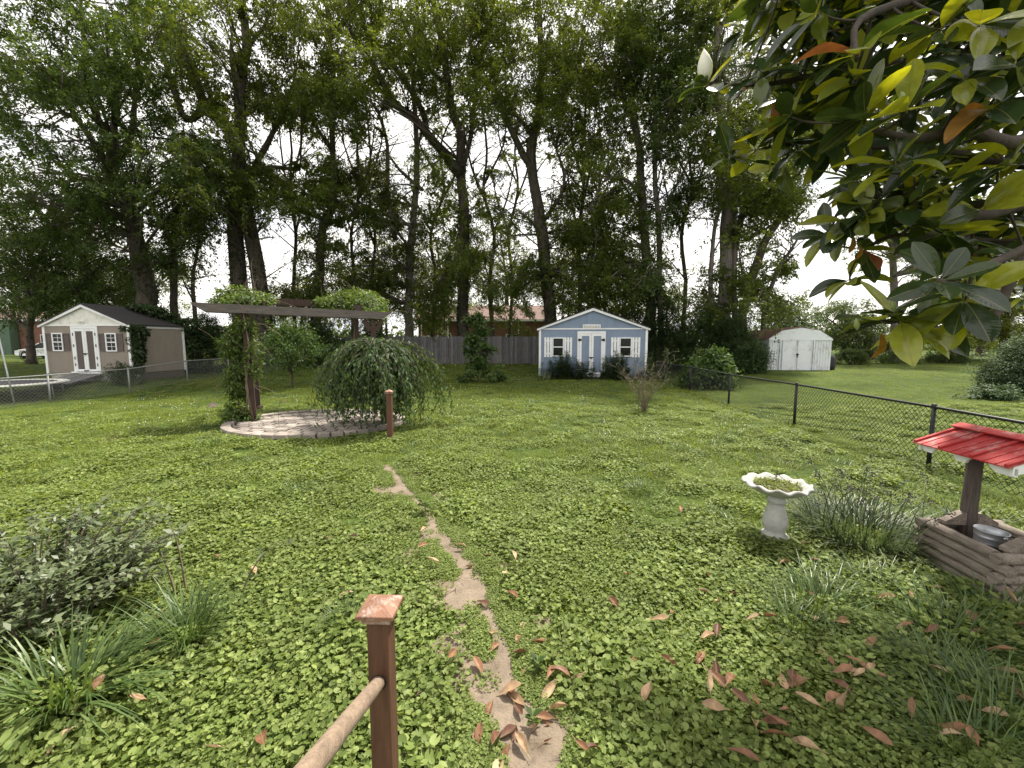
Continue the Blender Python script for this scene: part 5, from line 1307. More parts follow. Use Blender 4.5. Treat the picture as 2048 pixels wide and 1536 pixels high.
vine('weed_sprawl', 'leafy weeds sprouting through the patio joints', Vector((-4.4, 8.2, 0)), [(f3(575, 852, 8.6), (0.25, 0.2, 0.05)), (f3(520, 862, 8.1), (0.2, 0.12, 0.05)), (f3(545, 840, 9.1), (0.16, 0.12, 0.05)), (f3(610, 838, 9.2), (0.25, 0.1, 0.05)), (f3(560, 868, 8.0), (0.12, 0.1, 0.04))], 'leaf_bright', n=520, tendrils=6, L=(0.05, 0.09))
# creeper on the tan shed
tcx = lambda px, py, dy=0.0: f3(px, py, 18.45 + dy)
vine('climbing_vine', 'broad-leaved creeper hanging down the corner of the tan shed', ground(at(272, 745, 18.4).x, 18.4), [
    (tcx(264, 656, 0.1), (0.42, 0.3, 0.2)), (tcx(276, 662, 0.2), (0.4, 0.3, 0.28)), (tcx(272, 680, 0.1), (0.33, 0.25, 0.3)), (tcx(276, 700, 0.1), (0.27, 0.25, 0.3)), (tcx(277, 716, 0.1), (0.2, 0.2, 0.25)), (tcx(278, 735, 0), (0.15, 0.15, 0.25))], 'leaf_bush', L=(0.1, 0.18), Wd=(0.08, 0.13), n=1900, tendrils=12, droop=-0.7)
vine('climbing_vine', 'dark creeper spilling over the shingle roof of the tan shed', ground(at(350, 700, 20.6).x, 20.9), [
    (f3(300, 618, 20.5), (0.7, 0.5, 0.16)), (f3(325, 628, 20.8), (0.7, 0.5, 0.16)), (f3(352, 640, 21.1), (0.6, 0.4, 0.16)), (f3(278, 612, 20.3), (0.5, 0.4, 0.12)), (f3(378, 650, 21.3), (0.5, 0.4, 0.35)), (f3(385, 690, 21.5), (0.4, 0.4, 0.6))], 'leaf_bush', L=(0.1, 0.18), Wd=(0.07, 0.12), n=2600, tendrils=8, droop=-0.6)

# ================================================================== HAND RAILS
def rail_post(name, label, base, h, w, cw, top_mat, rail):
    t = empty(name, base, math.radians(-2), label, 'handrail')
    mb = MB(); mb.box((-w / 2, -w / 2, -0.15), (w / 2, w / 2, h)); po = mb.build('post', M['stain_wood'], t, 0.004)
    c = cw / 2; mb = MB()
    mb.box((-w / 2 - 0.012, -w / 2 - 0.012, h - 0.022), (w / 2 + 0.012, w / 2 + 0.012, h + 0.001)); cp = mb.build('cap_collar', M['cap_wood'], t, 0.002)
    mb = MB(); z = h + 0.002; b_ = [(-c, -c), (c, -c), (c, c), (-c, c)]
    v = [(x, y, z) for x, y in b_] + [(x, y, z + 0.016) for x, y in b_] + [(0, 0, z + 0.05)]
    mb.add(v, [(3, 2, 1, 0), (0, 1, 5, 4), (1, 2, 6, 5), (2, 3, 7, 6), (3, 0, 4, 7), (4, 5, 8), (5, 6, 8), (6, 7, 8), (7, 4, 8)]); mb.build('cap', top_mat, t, 0.003)
    a, b, r = rail
    mb = MB(); a_, b2 = Vector(a) - Vector(base), Vector(b) - Vector(base)
    n = 14; mb.tube([a_.lerp(b2, i / n) for i in range(n + 1)], [r * random.uniform(0.97, 1.03) for _ in range(n + 1)], 18, wob=0.015)
    mb.build('rail', M['pole_wood'], t)
    d = (b2 - a_).normalized(); fc = a_ + d * ((-w / 2 - 0.004 - a_.y) / d.y) if abs(d.y) > 0.1 else a_
    if abs(d.y) > 0.1 and d.y < 0:
        mb = MB(); mb.lathe([(r * 0.9, 0.0), (r * 1.22, 0.0), (r * 1.22, 0.004), (r * 0.9, 0.004)], 24); o = mb.build('hole_rim', M['iron'], po); o.rotation_euler = (math.radians(90), 0, 0); o.location = (fc.x, fc.y + 0.002, fc.z)
    return t
np_ = at(760, 1195, 1.48)
hp = at(760, 1362, 1.47); ne = at(652, 1530, 0.72)
dirr = (ne - hp)
rail_post('stair_handrail', 'brown stair post with pyramid cap and round wooden handrail', (np_.x, 1.48, 0), np_.z - 0.05, 0.08, 0.138, M['cap_wood'], (hp - dirr * 0.02, ne + dirr * 1.0, 0.024))
fp = gnd(781, 880)
rail_post('stair_handrail', 'thin brown post with pyramid cap standing before the patio', (fp.x, fp.y, fp.z), at(781, 779, fp.y).z - fp.z - 0.05, 0.092, 0.125, M['cap_wood'], ((fp.x - 0.02, fp.y - 0.02, 0.72), (fp.x - 0.52, fp.y + 1.35, 0.72), 0.03))
b2 = Vector((fp.x - 0.52, fp.y + 1.35, 0)); mb = MB(); mb.box((b2.x - 0.05, b2.y - 0.05, -0.1), (b2.x + 0.05, b2.y + 0.05, 0.95)); o = mb.build('short_post', M['stain_wood'], None, 0.004)
tag(o, 'reddish brown short post under the weeping tree', 'post')

# ================================================================== WISHING WELL
WC = Vector((3.56, 2.93, 0)); w_ = empty('wishing_well', (WC.x, WC.y, float(zt(WC.x, WC.y)) - 0.02), PROP, 'small log wishing well planter with a red metal roof', 'wishing well')
hx_, hy_ = 0.25, 0.29; lr = 0.036
def half_log(a, b, r):
    mb = MB(); n = 8; a, b = Vector(a), Vector(b); pts = [a.lerp(b, i / 5) for i in range(6)]
    mb.tube(pts, [r * random.uniform(0.93, 1.06) for _ in pts], 12, wob=0.05); return mb
for k in range(5):
    z = 0.035 + k * 0.069; long_x = k % 2 == 0
    for s in (-1, 1):
        e = 0.02 + lr
        # logs along y sit at x = +-hx, logs along x at y = +-hy; courses alternate which one runs through
        ey = hy_ + (e if not long_x else -0.0 - 0.0); ex = hx_ + (e if long_x else 0)
        o = half_log((s * hx_, -ey + (0.045 if long_x else 0), z), (s * hx_, ey - (0.045 if long_x else 0), z), lr).build('log', M['log'], w_)
        o = half_log((-ex + (0.045 if not long_x else 0), s * hy_, z), (ex - (0.045 if not long_x else 0), s * hy_, z), lr).build('log', M['log'], w_); o.rotation_euler = (0, 0, 0)
for s in (-1, 1):
    mb = MB(); mb.tube([(0.0, s * 0.225, 0.0), (0.0, s * 0.225, 0.5), (0.0, s * 0.225, 0.96)], [0.05, 0.048, 0.047], 12, wob=0.06); mb.build('post', M['well_post'], w_)
    for sx in (-1, 1):
        mb = MB(); mb.prism([(sx * 0.045, 0.47), (sx * 0.045, 0.4), (sx * 0.2, 0.34), (sx * 0.3, 0.345), (sx * 0.27, 0.37)] if False else [(sx * 0.04, 0.335), (sx * 0.04, 0.43), (sx * 0.07, 0.43), (sx * 0.19, 0.36), (sx * 0.19, 0.335)], 'y', s * 0.225 - 0.03, s * 0.225 + 0.03); mb.build('brace', M['log'], w_)
mb = MB(); mb.box((-0.22, -0.25, 0.1), (0.22, 0.25, 0.235)); mb.build('planter_floor', M['bed'], w_)
mb = MB(); mb.tube([(0.0, -0.3, 0.86), (0.0, 0.3, 0.86)], 0.014, 10); mb.build('axle', M['well_post'], w_)
re, rz_, ey_, ez_ = 0.0, 1.075, 0.35, 0.945
y0, y1 = -0.35, 0.36
for s in (-1, 1):
    mb = MB(); A = (s * ey_, ez_); B = (0, rz_)
    mb.prism([A, B, (B[0], B[1] + 0.008), (A[0], A[1] + 0.008)], 'y', y0, y1); rf = mb.build('roof_panel', M['red'], w_)
    for i, y in enumerate((y0 + 0.006, y0 + 0.235, y0 + 0.47, y1 - 0.03)):
        mb = MB(); mb.prism([(A[0], A[1] + 0.009), (B[0], B[1] + 0.009), (B[0], B[1] + 0.026), (A[0] , A[1] + 0.026)], 'y', y, y + 0.024); mb.build('roof_rib', M['red'], rf, 0.004)
    for y in np.arange(y0 + 0.08, y1, 0.235):
        for dy in (0.0, 0.075):
            mb = MB(); mb.prism([(A[0], A[1] + 0.009), (B[0], B[1] + 0.009), (B[0], B[1] + 0.013), (A[0], A[1] + 0.013)], 'y', y + dy, y + dy + 0.008); mb.build('roof_crease', M['red'], rf)
    mb = MB(); mb.prism([(0, rz_ + 0.032), (s * 0.07, rz_ + 0.008), (s * 0.07, rz_ + 0.016), (0, rz_ + 0.042)], 'y', y0 - 0.01, y1 + 0.01); mb.build('ridge_flashing', M['red'], w_)
    # white scalloped bracket boards under the eave
    z_e = ez_ - 0.004
    for y in (-0.34, -0.06, 0.2):
        mb = MB(); pr = [(y, z_e), (y + 0.14, z_e), (y + 0.14, z_e - 0.012), (y + 0.12, z_e - 0.022), (y + 0.1, z_e - 0.045), (y + 0.09, z_e - 0.055), (y + 0.0, z_e - 0.055)] if y > -0.3 else [(y, z_e), (y + 0.17, z_e), (y + 0.165, z_e - 0.014), (y + 0.15, z_e - 0.03), (y + 0.11, z_e - 0.055), (y, z_e - 0.055)]
        if y > -0.1: pr = [(y - 0.0, z_e), (y + 0.15, z_e), (y + 0.14, z_e - 0.014), (y + 0.12, z_e - 0.03), (y + 0.11, z_e - 0.052), (y + 0.04, z_e - 0.052), (y + 0.03, z_e - 0.03), (y + 0.01, z_e - 0.014)]
        mb.prism(pr, 'x', s * (ey_ - 0.05), s * (ey_ - 0.07)); mb.build('eave_bracket', M['white'], w_)
    mb = MB(); mb.prism([(s * 0.31, ez_ - 0.052), (s * 0.31, ez_ + 0.008), (s * 0.02, rz_ - 0.008), (s * 0.02, rz_ - 0.1)], 'y', y0 + 0.01, y0 + 0.03); mb.build('gable_board', M['white'], w_)
    mb = MB(); mb.prism([(s * 0.31, ez_ - 0.052), (s * 0.31, ez_ + 0.008), (s * 0.02, rz_ - 0.008), (s * 0.02, rz_ - 0.1)], 'y', y1 - 0.03, y1 - 0.01); mb.build('gable_board', M['white'], w_)
# bucket
bk = at(1976, 1102, 2.94); b_ = empty('bucket', (3.49, 2.93, 0.225), 0, 'small galvanised bucket inside the log wishing well', 'bucket'); b_.rotation_euler = (0.03, 0.05, 0)
mb = MB(); mb.lathe([(0.001, 0.004), (0.07, 0.004), (0.074, 0.0), (0.078, 0.06), (0.082, 0.064), (0.08, 0.068), (0.084, 0.105), (0.087, 0.109), (0.085, 0.113), (0.09, 0.15), (0.094, 0.153), (0.0925, 0.157), (0.089, 0.156), (0.083, 0.1), (0.071, 0.008), (0.001, 0.008)], 36); mb.build('bucket_body', M['galv'], b_)
for s in (-1, 1):
    mb = MB(); mb.lathe([(0.001, 0.008), (0.012, 0.006), (0.014, 0.0)], 10); o = mb.build('ear', M['galv'], b_); o.location = (0, s * 0.091, 0.135); o.rotation_euler = (-s * math.radians(90), 0, 0)
mb = MB(); mb.tube([(0.098 * math.cos(a) * 0.0 + 0.1 * math.sin(a), 0.1 * math.cos(a), 0.135 - 0.035 * math.sin(a)) for a in np.linspace(0, math.pi, 14)], 0.002, 6); mb.build('handle', M['galv'], b_)

# ================================================================== BIRD BATH
bb = gnd(1548, 1076); bt = empty('bird_bath', bb, 0.2, 'pale cast stone bird bath with fluted basin full of weeds', 'bird bath')
mb = MB(); mb.lathe([(0.0, 0.0), (0.115, 0.0), (0.118, 0.03), (0.1, 0.05), (0.085, 0.055), (0.078, 0.075), (0.082, 0.09), (0.098, 0.13), (0.1, 0.165), (0.092, 0.215), (0.075, 0.27), (0.066, 0.31), (0.066, 0.335), (0.074, 0.34), (0.076, 0.36), (0.068, 0.365), (0.068, 0.38), (0.082, 0.4), (0.0, 0.4)], 40); mb.build('pedestal', M['concrete'], bt)
def flute(a, r, z):
    k = max(0, (r - 0.11) / 0.16); return (r * (1 + 0.045 * k * math.sin(11 * a)), z + 0.013 * k * math.cos(11 * a))
mb = MB(); mb.lathe([(0.0, 0.398), (0.08, 0.398), (0.13, 0.415), (0.2, 0.455), (0.24, 0.485), (0.268, 0.498), (0.27, 0.508), (0.255, 0.515), (0.225, 0.508), (0.19, 0.48), (0.12, 0.455), (0.0, 0.45)], 132, (0, 0, 0), flute); mb.build('basin', M['concrete'], bt)
mb = MB(); mb.lathe([(0.0, 0.474), (0.12, 0.478), (0.185, 0.484)], 24); o = mb.build('soil_fill', M['bed'], bt)
t = empty('basin_weeds', (bb.x, bb.y, bb.z + 0.48), 0, 'green weeds growing in the bird bath basin', 'weeds')
k = 520; a = RNG.uniform(0, 6.28, k); r = 0.185 * np.sqrt(RNG.uniform(0, 1, k)); C_ = np.stack([r * np.cos(a), r * np.sin(a), RNG.uniform(0.0, 0.03, k)], 1)
V, Fc = leaf_quads(C_, RNG.normal(size=(k, 3)) * [1, 1, 0.35] + [0, 0, 0.3], rand_dirs(k) * 0.5 + [0, 0, 1], RNG.uniform(0.015, 0.045, k), RNG.uniform(0.008, 0.018, k)); obj_np('foliage', V, Fc, M['grass'], t)

# ================================================================== NEAR PLANTS
# spiderwort clump beside the well
sp = ground(3.15, 3.62); t = blade_clump('spiderwort_clump', 'tall grey-green flower clump with faded heads beside the wishing well', sp, 800, 0.5, 0.42, 1.0, 'spider', 0.014, 0.4, 'plant')
mb = MB(); C_ = []
for i in range(46):
    a = random.uniform(0, 6.28); r = 0.42 * math.sqrt(random.random()); b0 = Vector((r * math.cos(a), r * math.sin(a), 0)); e = b0 * 1.5 + Vector((random.gauss(0, 0.14), random.gauss(0, 0.14), random.uniform(0.3, 0.62)))
    mb.tube(bezier(b0, b0 * 1.1 + Vector((0, 0, e.z * 0.6)), e, 5), [0.0035, 0.0033, 0.003, 0.0025, 0.002], 4); C_ += [list(e + Vector((random.gauss(0, 0.018), random.gauss(0, 0.018), random.gauss(0, 0.014)))) for _ in range(16)]
mb.build('stalk', M['spider'], t)
C_ = np.array(C_); V, Fc = leaf_quads(C_, rand_dirs(len(C_)) + [0, 0, 0.1], rand_dirs(len(C_)), RNG.uniform(0.012, 0.03, len(C_)), RNG.uniform(0.008, 0.014, len(C_))); tag(obj_np('flower_heads', V, Fc, M['dark_flower'], t), kind='stuff')
blade_clump('spiderwort_clump', 'small spiderwort clump behind the well posts', ground(4.15, 3.7), 120, 0.42, 0.25, 0.7, 'spider', 0.013, 0.4, 'plant')

# grey-green shrub by the steps
def leafy_shrub(name, label, c, n, rx, ry, h, L, Wd, mat, per=34, lean=0.8, cat='shrub'):
    t = empty(name, c, 0, label, cat); mb = MB(); C_, A_, N_ = [], [], []
    for i in range(n):
        a = random.uniform(0, 6.28); r = math.sqrt(random.random()); b = Vector((rx * 0.45 * r * math.cos(a), ry * 0.45 * r * math.sin(a), -0.02)); hh = h * random.uniform(0.35, 1.0)
        e = Vector((rx * r * math.cos(a) * 1.0, ry * r * math.sin(a), hh)); pts = bezier(b, b.lerp(e, 0.3) + Vector((0, 0, hh * 0.6)), e, 8); mb.tube(pts, [0.007 - 0.0007 * k for k in range(8)], 4, cap=False)
        for k in range(per):
            u = 0.15 + 0.85 * (k + random.random()) / per; f_ = u * 7; j = min(6, int(f_)); q = pts[j].lerp(pts[j + 1], f_ - j); th = k * 2.4 + random.random(); d = (pts[j + 1] - pts[j]).normalized()
            C_.append(q + Vector((random.gauss(0, 0.02), random.gauss(0, 0.02), random.gauss(0, 0.02)))); A_.append(d * 0.5 + Vector((math.cos(th), math.sin(th), random.gauss(0.1, 0.25)))); N_.append(Vector((random.gauss(0, 0.3), random.gauss(0, 0.3), 1)))
    mb.build('stem', M['twig'], t)
    V, Fc = leaf_quads(np.array(C_), np.array(A_), np.array(N_), RNG.uniform(L * 0.6, L * 1.15, len(C_)), RNG.uniform(Wd * 0.7, Wd * 1.15, len(C_)), 0.1); obj_np('foliage', V, Fc, M[mat], t)
leafy_shrub('garden_shrub', 'spreading grey-green shrub with small pale leaves', ground(-3.05, 2.5), 170, 0.92, 0.78, 0.56, 0.062, 0.029, 'leaf_grey', 46)
leafy_shrub('leaning_stem', 'single long leaning stem with sparse grey-green leaves', ground(-2.2, 2.75), 3, 0.75, 0.3, 0.55, 0.07, 0.03, 'leaf_grey', 13, cat='plant')
TG = None
for (px, py, n_, L_, sp_, ln, lab, W_) in [
    (140, 1395, 190, 0.44, 0.15, 1.0, 'large arching tuft of long grass in front of the grey-green shrub', 0.013), (372, 1280, 160, 0.42, 0.1, 0.7, 'upright bright tuft of grass next to the grey-green shrub', 0.009), (690, 1262, 160, 0.24, 0.06, 0.7, 'short dark tuft of fine grass near the capped stair post', 0.004),
    (1640, 1215, 150, 0.34, 0.16, 0.9, 'arching tuft of long grass between bird bath and wishing well', 0.008), (1590, 1260, 90, 0.3, 0.1, 0.7, 'upright grass tuft among fallen leaves below the bird bath', 0.008), (1760, 1190, 130, 0.3, 0.18, 1.0, 'sprawling grass tuft in front of the spiderwort', 0.008),
    (1900, 1270, 150, 0.32, 0.18, 1.0, 'thick grass tuft in front of the wishing well logs', 0.008), (1990, 1230, 140, 0.3, 0.15, 1.0, 'grass tuft hiding the lower corner of the wishing well', 0.008), (1880, 1360, 140, 0.3, 0.16, 1.0, 'grass tuft with curled dry leaves below the wishing well', 0.007), (2010, 1440, 150, 0.34, 0.18, 1.0, 'long grass tuft past the big fallen magnolia leaf', 0.008),
    (1540, 1085, 80, 0.16, 0.12, 0.8, 'grass growing around the foot of the bird bath', 0.006), (1280, 985, 90, 0.24, 0.1, 0.9, 'lighter grass tuft in the open lawn before the bird bath', 0.006), (600, 990, 90, 0.26, 0.12, 0.9, 'grass tuft between the path and the patio', 0.007), (835, 915, 60, 0.16, 0.07, 0.7, 'small dark grass tuft beside the thin capped post', 0.006), (505, 930, 60, 0.25, 0.1, 0.8, 'grass tuft below the patio edge', 0.007), (420, 895, 70, 0.3, 0.12, 0.9, 'dark grass tuft at the outer edge of the patio', 0.008), (1950, 1520, 130, 0.34, 0.16, 1.0, 'long grass tuft where the fallen leaves are thickest', 0.008)]:
    blade_clump('grass_tuft', lab, gnd(px, py), int(n_ * 1.3), L_ * 1.2, sp_, ln, 'grass_tall', W_ * 1.1, 0.45)
def seedling(label, c, h, n, L):
    t = empty('seedling', c, 0, label, 'plant'); mb = MB(); mb.tube([(0, 0, -0.01), (0.005, 0, h)], [0.005, 0.003], 5); mb.build('stem', M['twig'], t)
    C_, A_ = [], []
    for k in range(n):
        th = k * 1.57 + (k // 2) * 0.785; z = h * (0.45 + 0.55 * k / n); C_.append((0, 0, z)); A_.append((math.cos(th), math.sin(th), 0.35 + 0.5 * k / n))
    V, Fc = leaf_quads(np.array(C_), np.array(A_), np.tile([0, 0, 1.0], (n, 1)) + RNG.normal(0, 0.1, (n, 3)), RNG.uniform(L * 0.7, L, n), RNG.uniform(L * 0.35, L * 0.45, n)); obj_np('leaf_blades', V, Fc, M['leaf_vine'], t)
seedling('bright green seedling with paired leaves standing in the dirt path', gnd(851, 1030), 0.17, 10, 0.14)
seedling('small pale seedling on the ground cover next to the path', gnd(912, 1030), 0.1, 8, 0.09)
seedling('low leafy weed among dry leaves on the bare soil', gnd(1075, 1350), 0.08, 14, 0.07)
seedling('low green weed among litter on the widest bare soil', gnd(1065, 1455), 0.06, 14, 0.06)

# mole hill
mb = MB(); mb.lathe([(0.34, -0.03), (0.26, 0.03), (0.16, 0.1), (0.07, 0.15), (0.0, 0.16)], 24, (0, 0, 0), lambda a, r, z: (r * (1 + 0.12 * math.sin(3 * a + 1) + 0.06 * math.sin(7 * a)), z * (1 + 0.2 * math.sin(4 * a)))); o = mb.build('dirt_mound', M['bed']); o.location = gnd(426, 815); o.scale = (0.6, 0.6, 0.8); tag(o, 'small dark mound of dug earth on the lawn near the pergola', 'mound')

# ================================================================== MAGNOLIA
def leaf_mesh(name, L, W, curl, cup, mat, wav=0.0):
    nl = 8; v = []; f = []
    for i in range(nl + 1):
        t = i / nl; w = W / 2 * (max(0, math.sin(math.pi * t ** 1.08)) ** 0.62) * (0.85 + 0.22 * t) if 0 < i < nl else 0.004
        x = L * t * (1 - 0.15 * abs(curl) * t); z = -curl * L * t * t * 0.5
        for s in (-1, -0.5, 0, 0.5, 1):
            v.append((x, s * w, z + cup * abs(s) ** 1.3 * w + (wav * math.sin(t * 9 + s * 2) * W if abs(s) == 1 else 0) - (0.0022 if s == 0 else 0)))
        if i:
            for k in range(4): a = (i - 1) * 5 + k; f.append((a, a + 1, a + 6, a + 5))
    b = len(v); v += [(-0.028, 0.002, 0.004), (-0.028, -0.002, 0.004), (0.002, -0.002, 0.0), (0.002, 0.002, 0.0)]; f.append((b, b + 1, b + 2, b + 3))
    me = bpy.data.meshes.new(name); me.from_pydata(v, [], f); me.materials.append(mat); me.polygons.foreach_set('use_smooth', [True] * len(f)); me.update(); return me
MAG = [leaf_mesh('leaf', 0.185, 0.085, c, u, M['magnolia'], w) for c, u, w in ((0.25, 0.25, 0.0), (0.5, 0.35, 0.02), (-0.15, 0.3, 0.02), (0.35, 0.15, 0.03), (0.7, 0.4, 0.02))]
MAGO = [leaf_mesh('leaf', 0.17, 0.072, c, u, M['magnolia_old'], 0.05) for c, u in ((0.5, 0.4), (0.8, 0.5))]
TR = Vector((5.0, 1.9, 0)); mg = empty('magnolia_tree', ground(TR.x, TR.y), 0, 'large magnolia with glossy leaves and one white bud overhanging the yard', 'tree')
o0 = Vector(mg.location)
mb = MB(); nodes = []
mb.tube(smooth_line([Vector((0, 0, -0.2)), Vector((0.05, 0.0, 1.0)), Vector((0, 0.05, 2.2)), Vector((-0.1, 0.1, 3.6)), Vector((0, 0.1, 5.0))], 3), [0.26, 0.22, 0.2, 0.19, 0.18, 0.17, 0.16, 0.15, 0.14, 0.12, 0.1, 0.08, 0.06], 12, wob=0.05)
limbs_m = [  # polyline of photo points with depth, start and end radius
    ([(2300, 330, 2.2), (2048, 405, 2.25), (1960, 432, 2.2), (1860, 436, 2.25), (1760, 445, 2.3), (1700, 470, 2.35)], 0.028, 0.008),
    ([(2300, 200, 2.0), (2048, 285, 1.95), (1940, 262, 1.85), (1830, 278, 1.85), (1760, 262, 1.85), (1700, 240, 1.9)], 0.024, 0.007),
    ([(2350, 260, 2.5), (2048, 330, 2.5), (1880, 300, 2.5), (1700, 290, 2.5), (1590, 285, 2.55), (1500, 305, 2.6)], 0.022, 0.006),
    ([(2350, 60, 2.4), (2048, 120, 2.4), (1800, 130, 2.4), (1640, 150, 2.45), (1520, 170, 2.5), (1418, 165, 2.5)], 0.022, 0.006),
    ([(2350, -150, 2.1), (2048, -60, 2.0), (1860, -10, 2.0), (1720, 40, 1.9), (1714, 120, 1.75)], 0.024, 0.008),
    ([(2400, 420, 1.9), (2100, 470, 1.9), (2030, 545, 1.9), (1985, 640, 1.88), (1920, 662, 1.87), (1830, 648, 1.9), (1800, 640, 1.9)], 0.016, 0.006),
    ([(2400, 400, 1.75), (2120, 470, 1.75), (2000, 520, 1.72), (1900, 560, 1.7), (1875, 560, 1.7)], 0.018, 0.006),
    ([(2300, 0, 2.7), (1900, 20, 2.7), (1650, 40, 2.75), (1500, 60, 2.8)], 0.02, 0.006),
    ([(2200, 430, 2.6), (1900, 400, 2.7), (1760, 390, 2.7), (1680, 420, 2.75), (1660, 480, 2.75)], 0.018, 0.005),
    ([(2200, 520, 2.4), (1960, 480, 2.5), (1800, 470, 2.55), (1730, 500, 2.6), (1700, 545, 2.6)], 0.014, 0.005)]
for pl, r0, r1 in limbs_m:
    pts = smooth_line([at(a, b, Y) - o0 for a, b, Y in pl], 4); first = Vector((0, 0.05, max(1.3, pts[0].z - 0.3)))
    pts = smooth_line([first, first.lerp(pts[0], 0.6)] + pts, 1)
    n = len(pts); mb.tube(pts, [r0 * 1.6 + (r1 - r0 * 1.6) * i / (n - 1) for i in range(n)], 8, wob=0.05)
    nodes += pts[n // 3:]
NPm = np.array([list(p_) for p_ in nodes])
ros = [  # rosettes: photo px, py, depth, leaf count, scale, tilt of the axis
    (1714, 110, 1.75, 12, 1.08), (1640, 25, 1.95, 10, 1.1), (1815, 222, 1.7, 12, 1.1), (1730, 232, 1.8, 9, 1.0), (1880, 60, 1.85, 11, 1.1), (1960, 50, 1.8, 10, 1.1), (2030, 130, 1.7, 11, 1.1), (1985, 215, 1.75, 11, 1.1), (1905, 300, 1.8, 10, 1.05), (1790, 330, 1.8, 10, 1.05), (2020, 330, 1.8, 10, 1.05), (1930, 160, 1.75, 11, 1.1),
    (1415, 172, 2.5, 9, 0.9), (1520, 165, 2.5, 11, 0.95), (1490, 60, 2.8, 10, 0.95), (1560, 40, 2.8, 10, 1.0), (1590, 120, 2.5, 10, 1.0), (1460, 312, 2.6, 12, 1.0), (1545, 260, 2.55, 10, 1.0), (1600, 300, 2.5, 10, 1.0), (1650, 200, 2.3, 10, 1.0), (1510, 300, 2.6, 8, 0.9), (1560, 330, 2.7, 8, 0.9),
    (1690, 440, 2.4, 10, 1.05), (1730, 430, 2.3, 11, 1.1), (1660, 470, 2.7, 9, 1.0), (1760, 400, 2.3, 10, 1.1), (1720, 500, 2.5, 9, 1.0), (1700, 560, 2.6, 8, 0.95), (1840, 420, 2.4, 9, 1.05),
    (1880, 562, 1.7, 12, 1.1), (1800, 642, 1.88, 13, 1.05), (1760, 640, 1.9, 10, 1.0), (1930, 600, 1.75, 9, 1.05), (1855, 660, 1.9, 8, 1.0), (1960, 420, 2.0, 9, 1.05), (2030, 470, 2.0, 9, 1.05)]
nleaf = 0
def rosette(P, k, s, axis, old=0.04):
    global nleaf
    axis = Vector(axis).normalized(); u = axis.orthogonal().normalized(); w = axis.cross(u)
    for i in range(k):
        th = i * 2.4 + random.uniform(-0.7, 0.7); el = random.uniform(-0.25, 0.75) if i > 3 else random.uniform(0.5, 1.0)
        d = (u * math.cos(th) + w * math.sin(th)) * math.cos(el) + axis * math.sin(el); d.z -= random.uniform(0.05, 0.8); d.normalize()
        nrm = axis * math.cos(el) - (u * math.cos(th) + w * math.sin(th)) * math.sin(el) + Vector((random.gauss(0, 0.25), random.gauss(0, 0.25), random.gauss(0.3, 0.25))); sd = nrm.cross(d).normalized(); nn = d.cross(sd).normalized()
        me = random.choice(MAGO) if random.random() < old else random.choice(MAG)
        o = bpy.data.objects.new('leaf', me); link(o, mg); sc = s * random.uniform(0.7, 1.22)
        o.matrix_local = Matrix.Translation(P + d * 0.02) @ Matrix((d, sd, nn)).transposed().to_4x4() @ Matrix.Scale(sc, 4); nleaf += 1
for (px, py, Y, k, s) in ros:
    if nleaf > 282: break
    P = at(px, py, Y) - o0; ax = Vector((random.gauss(-0.35, 0.3), random.gauss(-0.25, 0.3), random.uniform(0.2, 0.9)))
    rosette(P, min(k, 8), s, ax, 0.012)
    j = int(np.argmin(np.linalg.norm(NPm - np.array(P), axis=1))); q = nodes[j]
    mb.tube(bezier(q, q.lerp(P, 0.6) + Vector((0, 0, -0.03)), P, 6), [0.0065, 0.006, 0.0055, 0.005, 0.0045, 0.004], 6)
# hanging orange leaf and the red ones in the lowest cluster
for (px, py, Y, dz, sc, mi) in ((1547, 205, 2.45, -0.95, 0.95, 0), (1705, 470, 2.35, -0.9, 0.6, 0), (1762, 668, 1.9, -0.7, 0.8, 1), (1720, 490, 2.4, -0.9, 0.55, 1)):
    o = bpy.data.objects.new('leaf', MAGO[mi]); link(o, mg); d = Vector((0.15, 0.05, dz)).normalized(); nn = Vector((0.2, -1, 0)); sd = nn.cross(d).normalized(); nn = d.cross(sd)
    o.matrix_local = Matrix.Translation(at(px, py, Y) - o0) @ Matrix((d, sd, nn)).transposed().to_4x4() @ Matrix.Scale(sc, 4)
# the rest of the foliage, too deep in the crown to tell apart
C_, A_, N_ = [], [], []
for i in range(420):
    px, py = random.uniform(1470, 2200), random.uniform(-260, 600)
    lim = (1520 if py < 240 else 1580) + max(0, (py - 250)) * 0.75
    if px < lim or (py > 380 and px < 1750) or (py > 450 and px < 1880): continue
    Y = random.uniform(2.1, 3.9); P = at(px, py, Y) - o0
    if P.z < 1.95: continue
    ax = Vector((random.gauss(-0.2, 0.4), random.gauss(-0.2, 0.4), random.uniform(0.2, 0.9))).normalized(); u = ax.orthogonal().normalized(); w = ax.cross(u)
    j = int(np.argmin(np.linalg.norm(NPm - np.array(P), axis=1))); q = nodes[j]; mb.tube(bezier(q, q.lerp(P, 0.6) + Vector((0, 0, -0.04)), P, 5), [0.007, 0.006, 0.006, 0.005, 0.004], 5, cap=False)
    for i2 in range(9):
        th = i2 * 2.4; el = random.uniform(-0.2, 0.8); d = (u * math.cos(th) + w * math.sin(th)) * math.cos(el) + ax * math.sin(el); d.z -= 0.25
        C_.append(P + d * 0.03); A_.append(d); N_.append(ax + Vector((0, 0, 0.5)))
C_, A_, N_ = np.array(C_), norm(np.array(A_)), norm(np.array(N_)); Sd_ = norm(np.cross(A_, N_)); Nn_ = np.cross(Sd_, A_)
rows = []
nl = len(C_); Ll = RNG.uniform(0.15, 0.22, (nl, 1)); Wl = RNG.uniform(0.065, 0.095, (nl, 1)); cu = RNG.uniform(0.0, 0.35, (nl, 1))
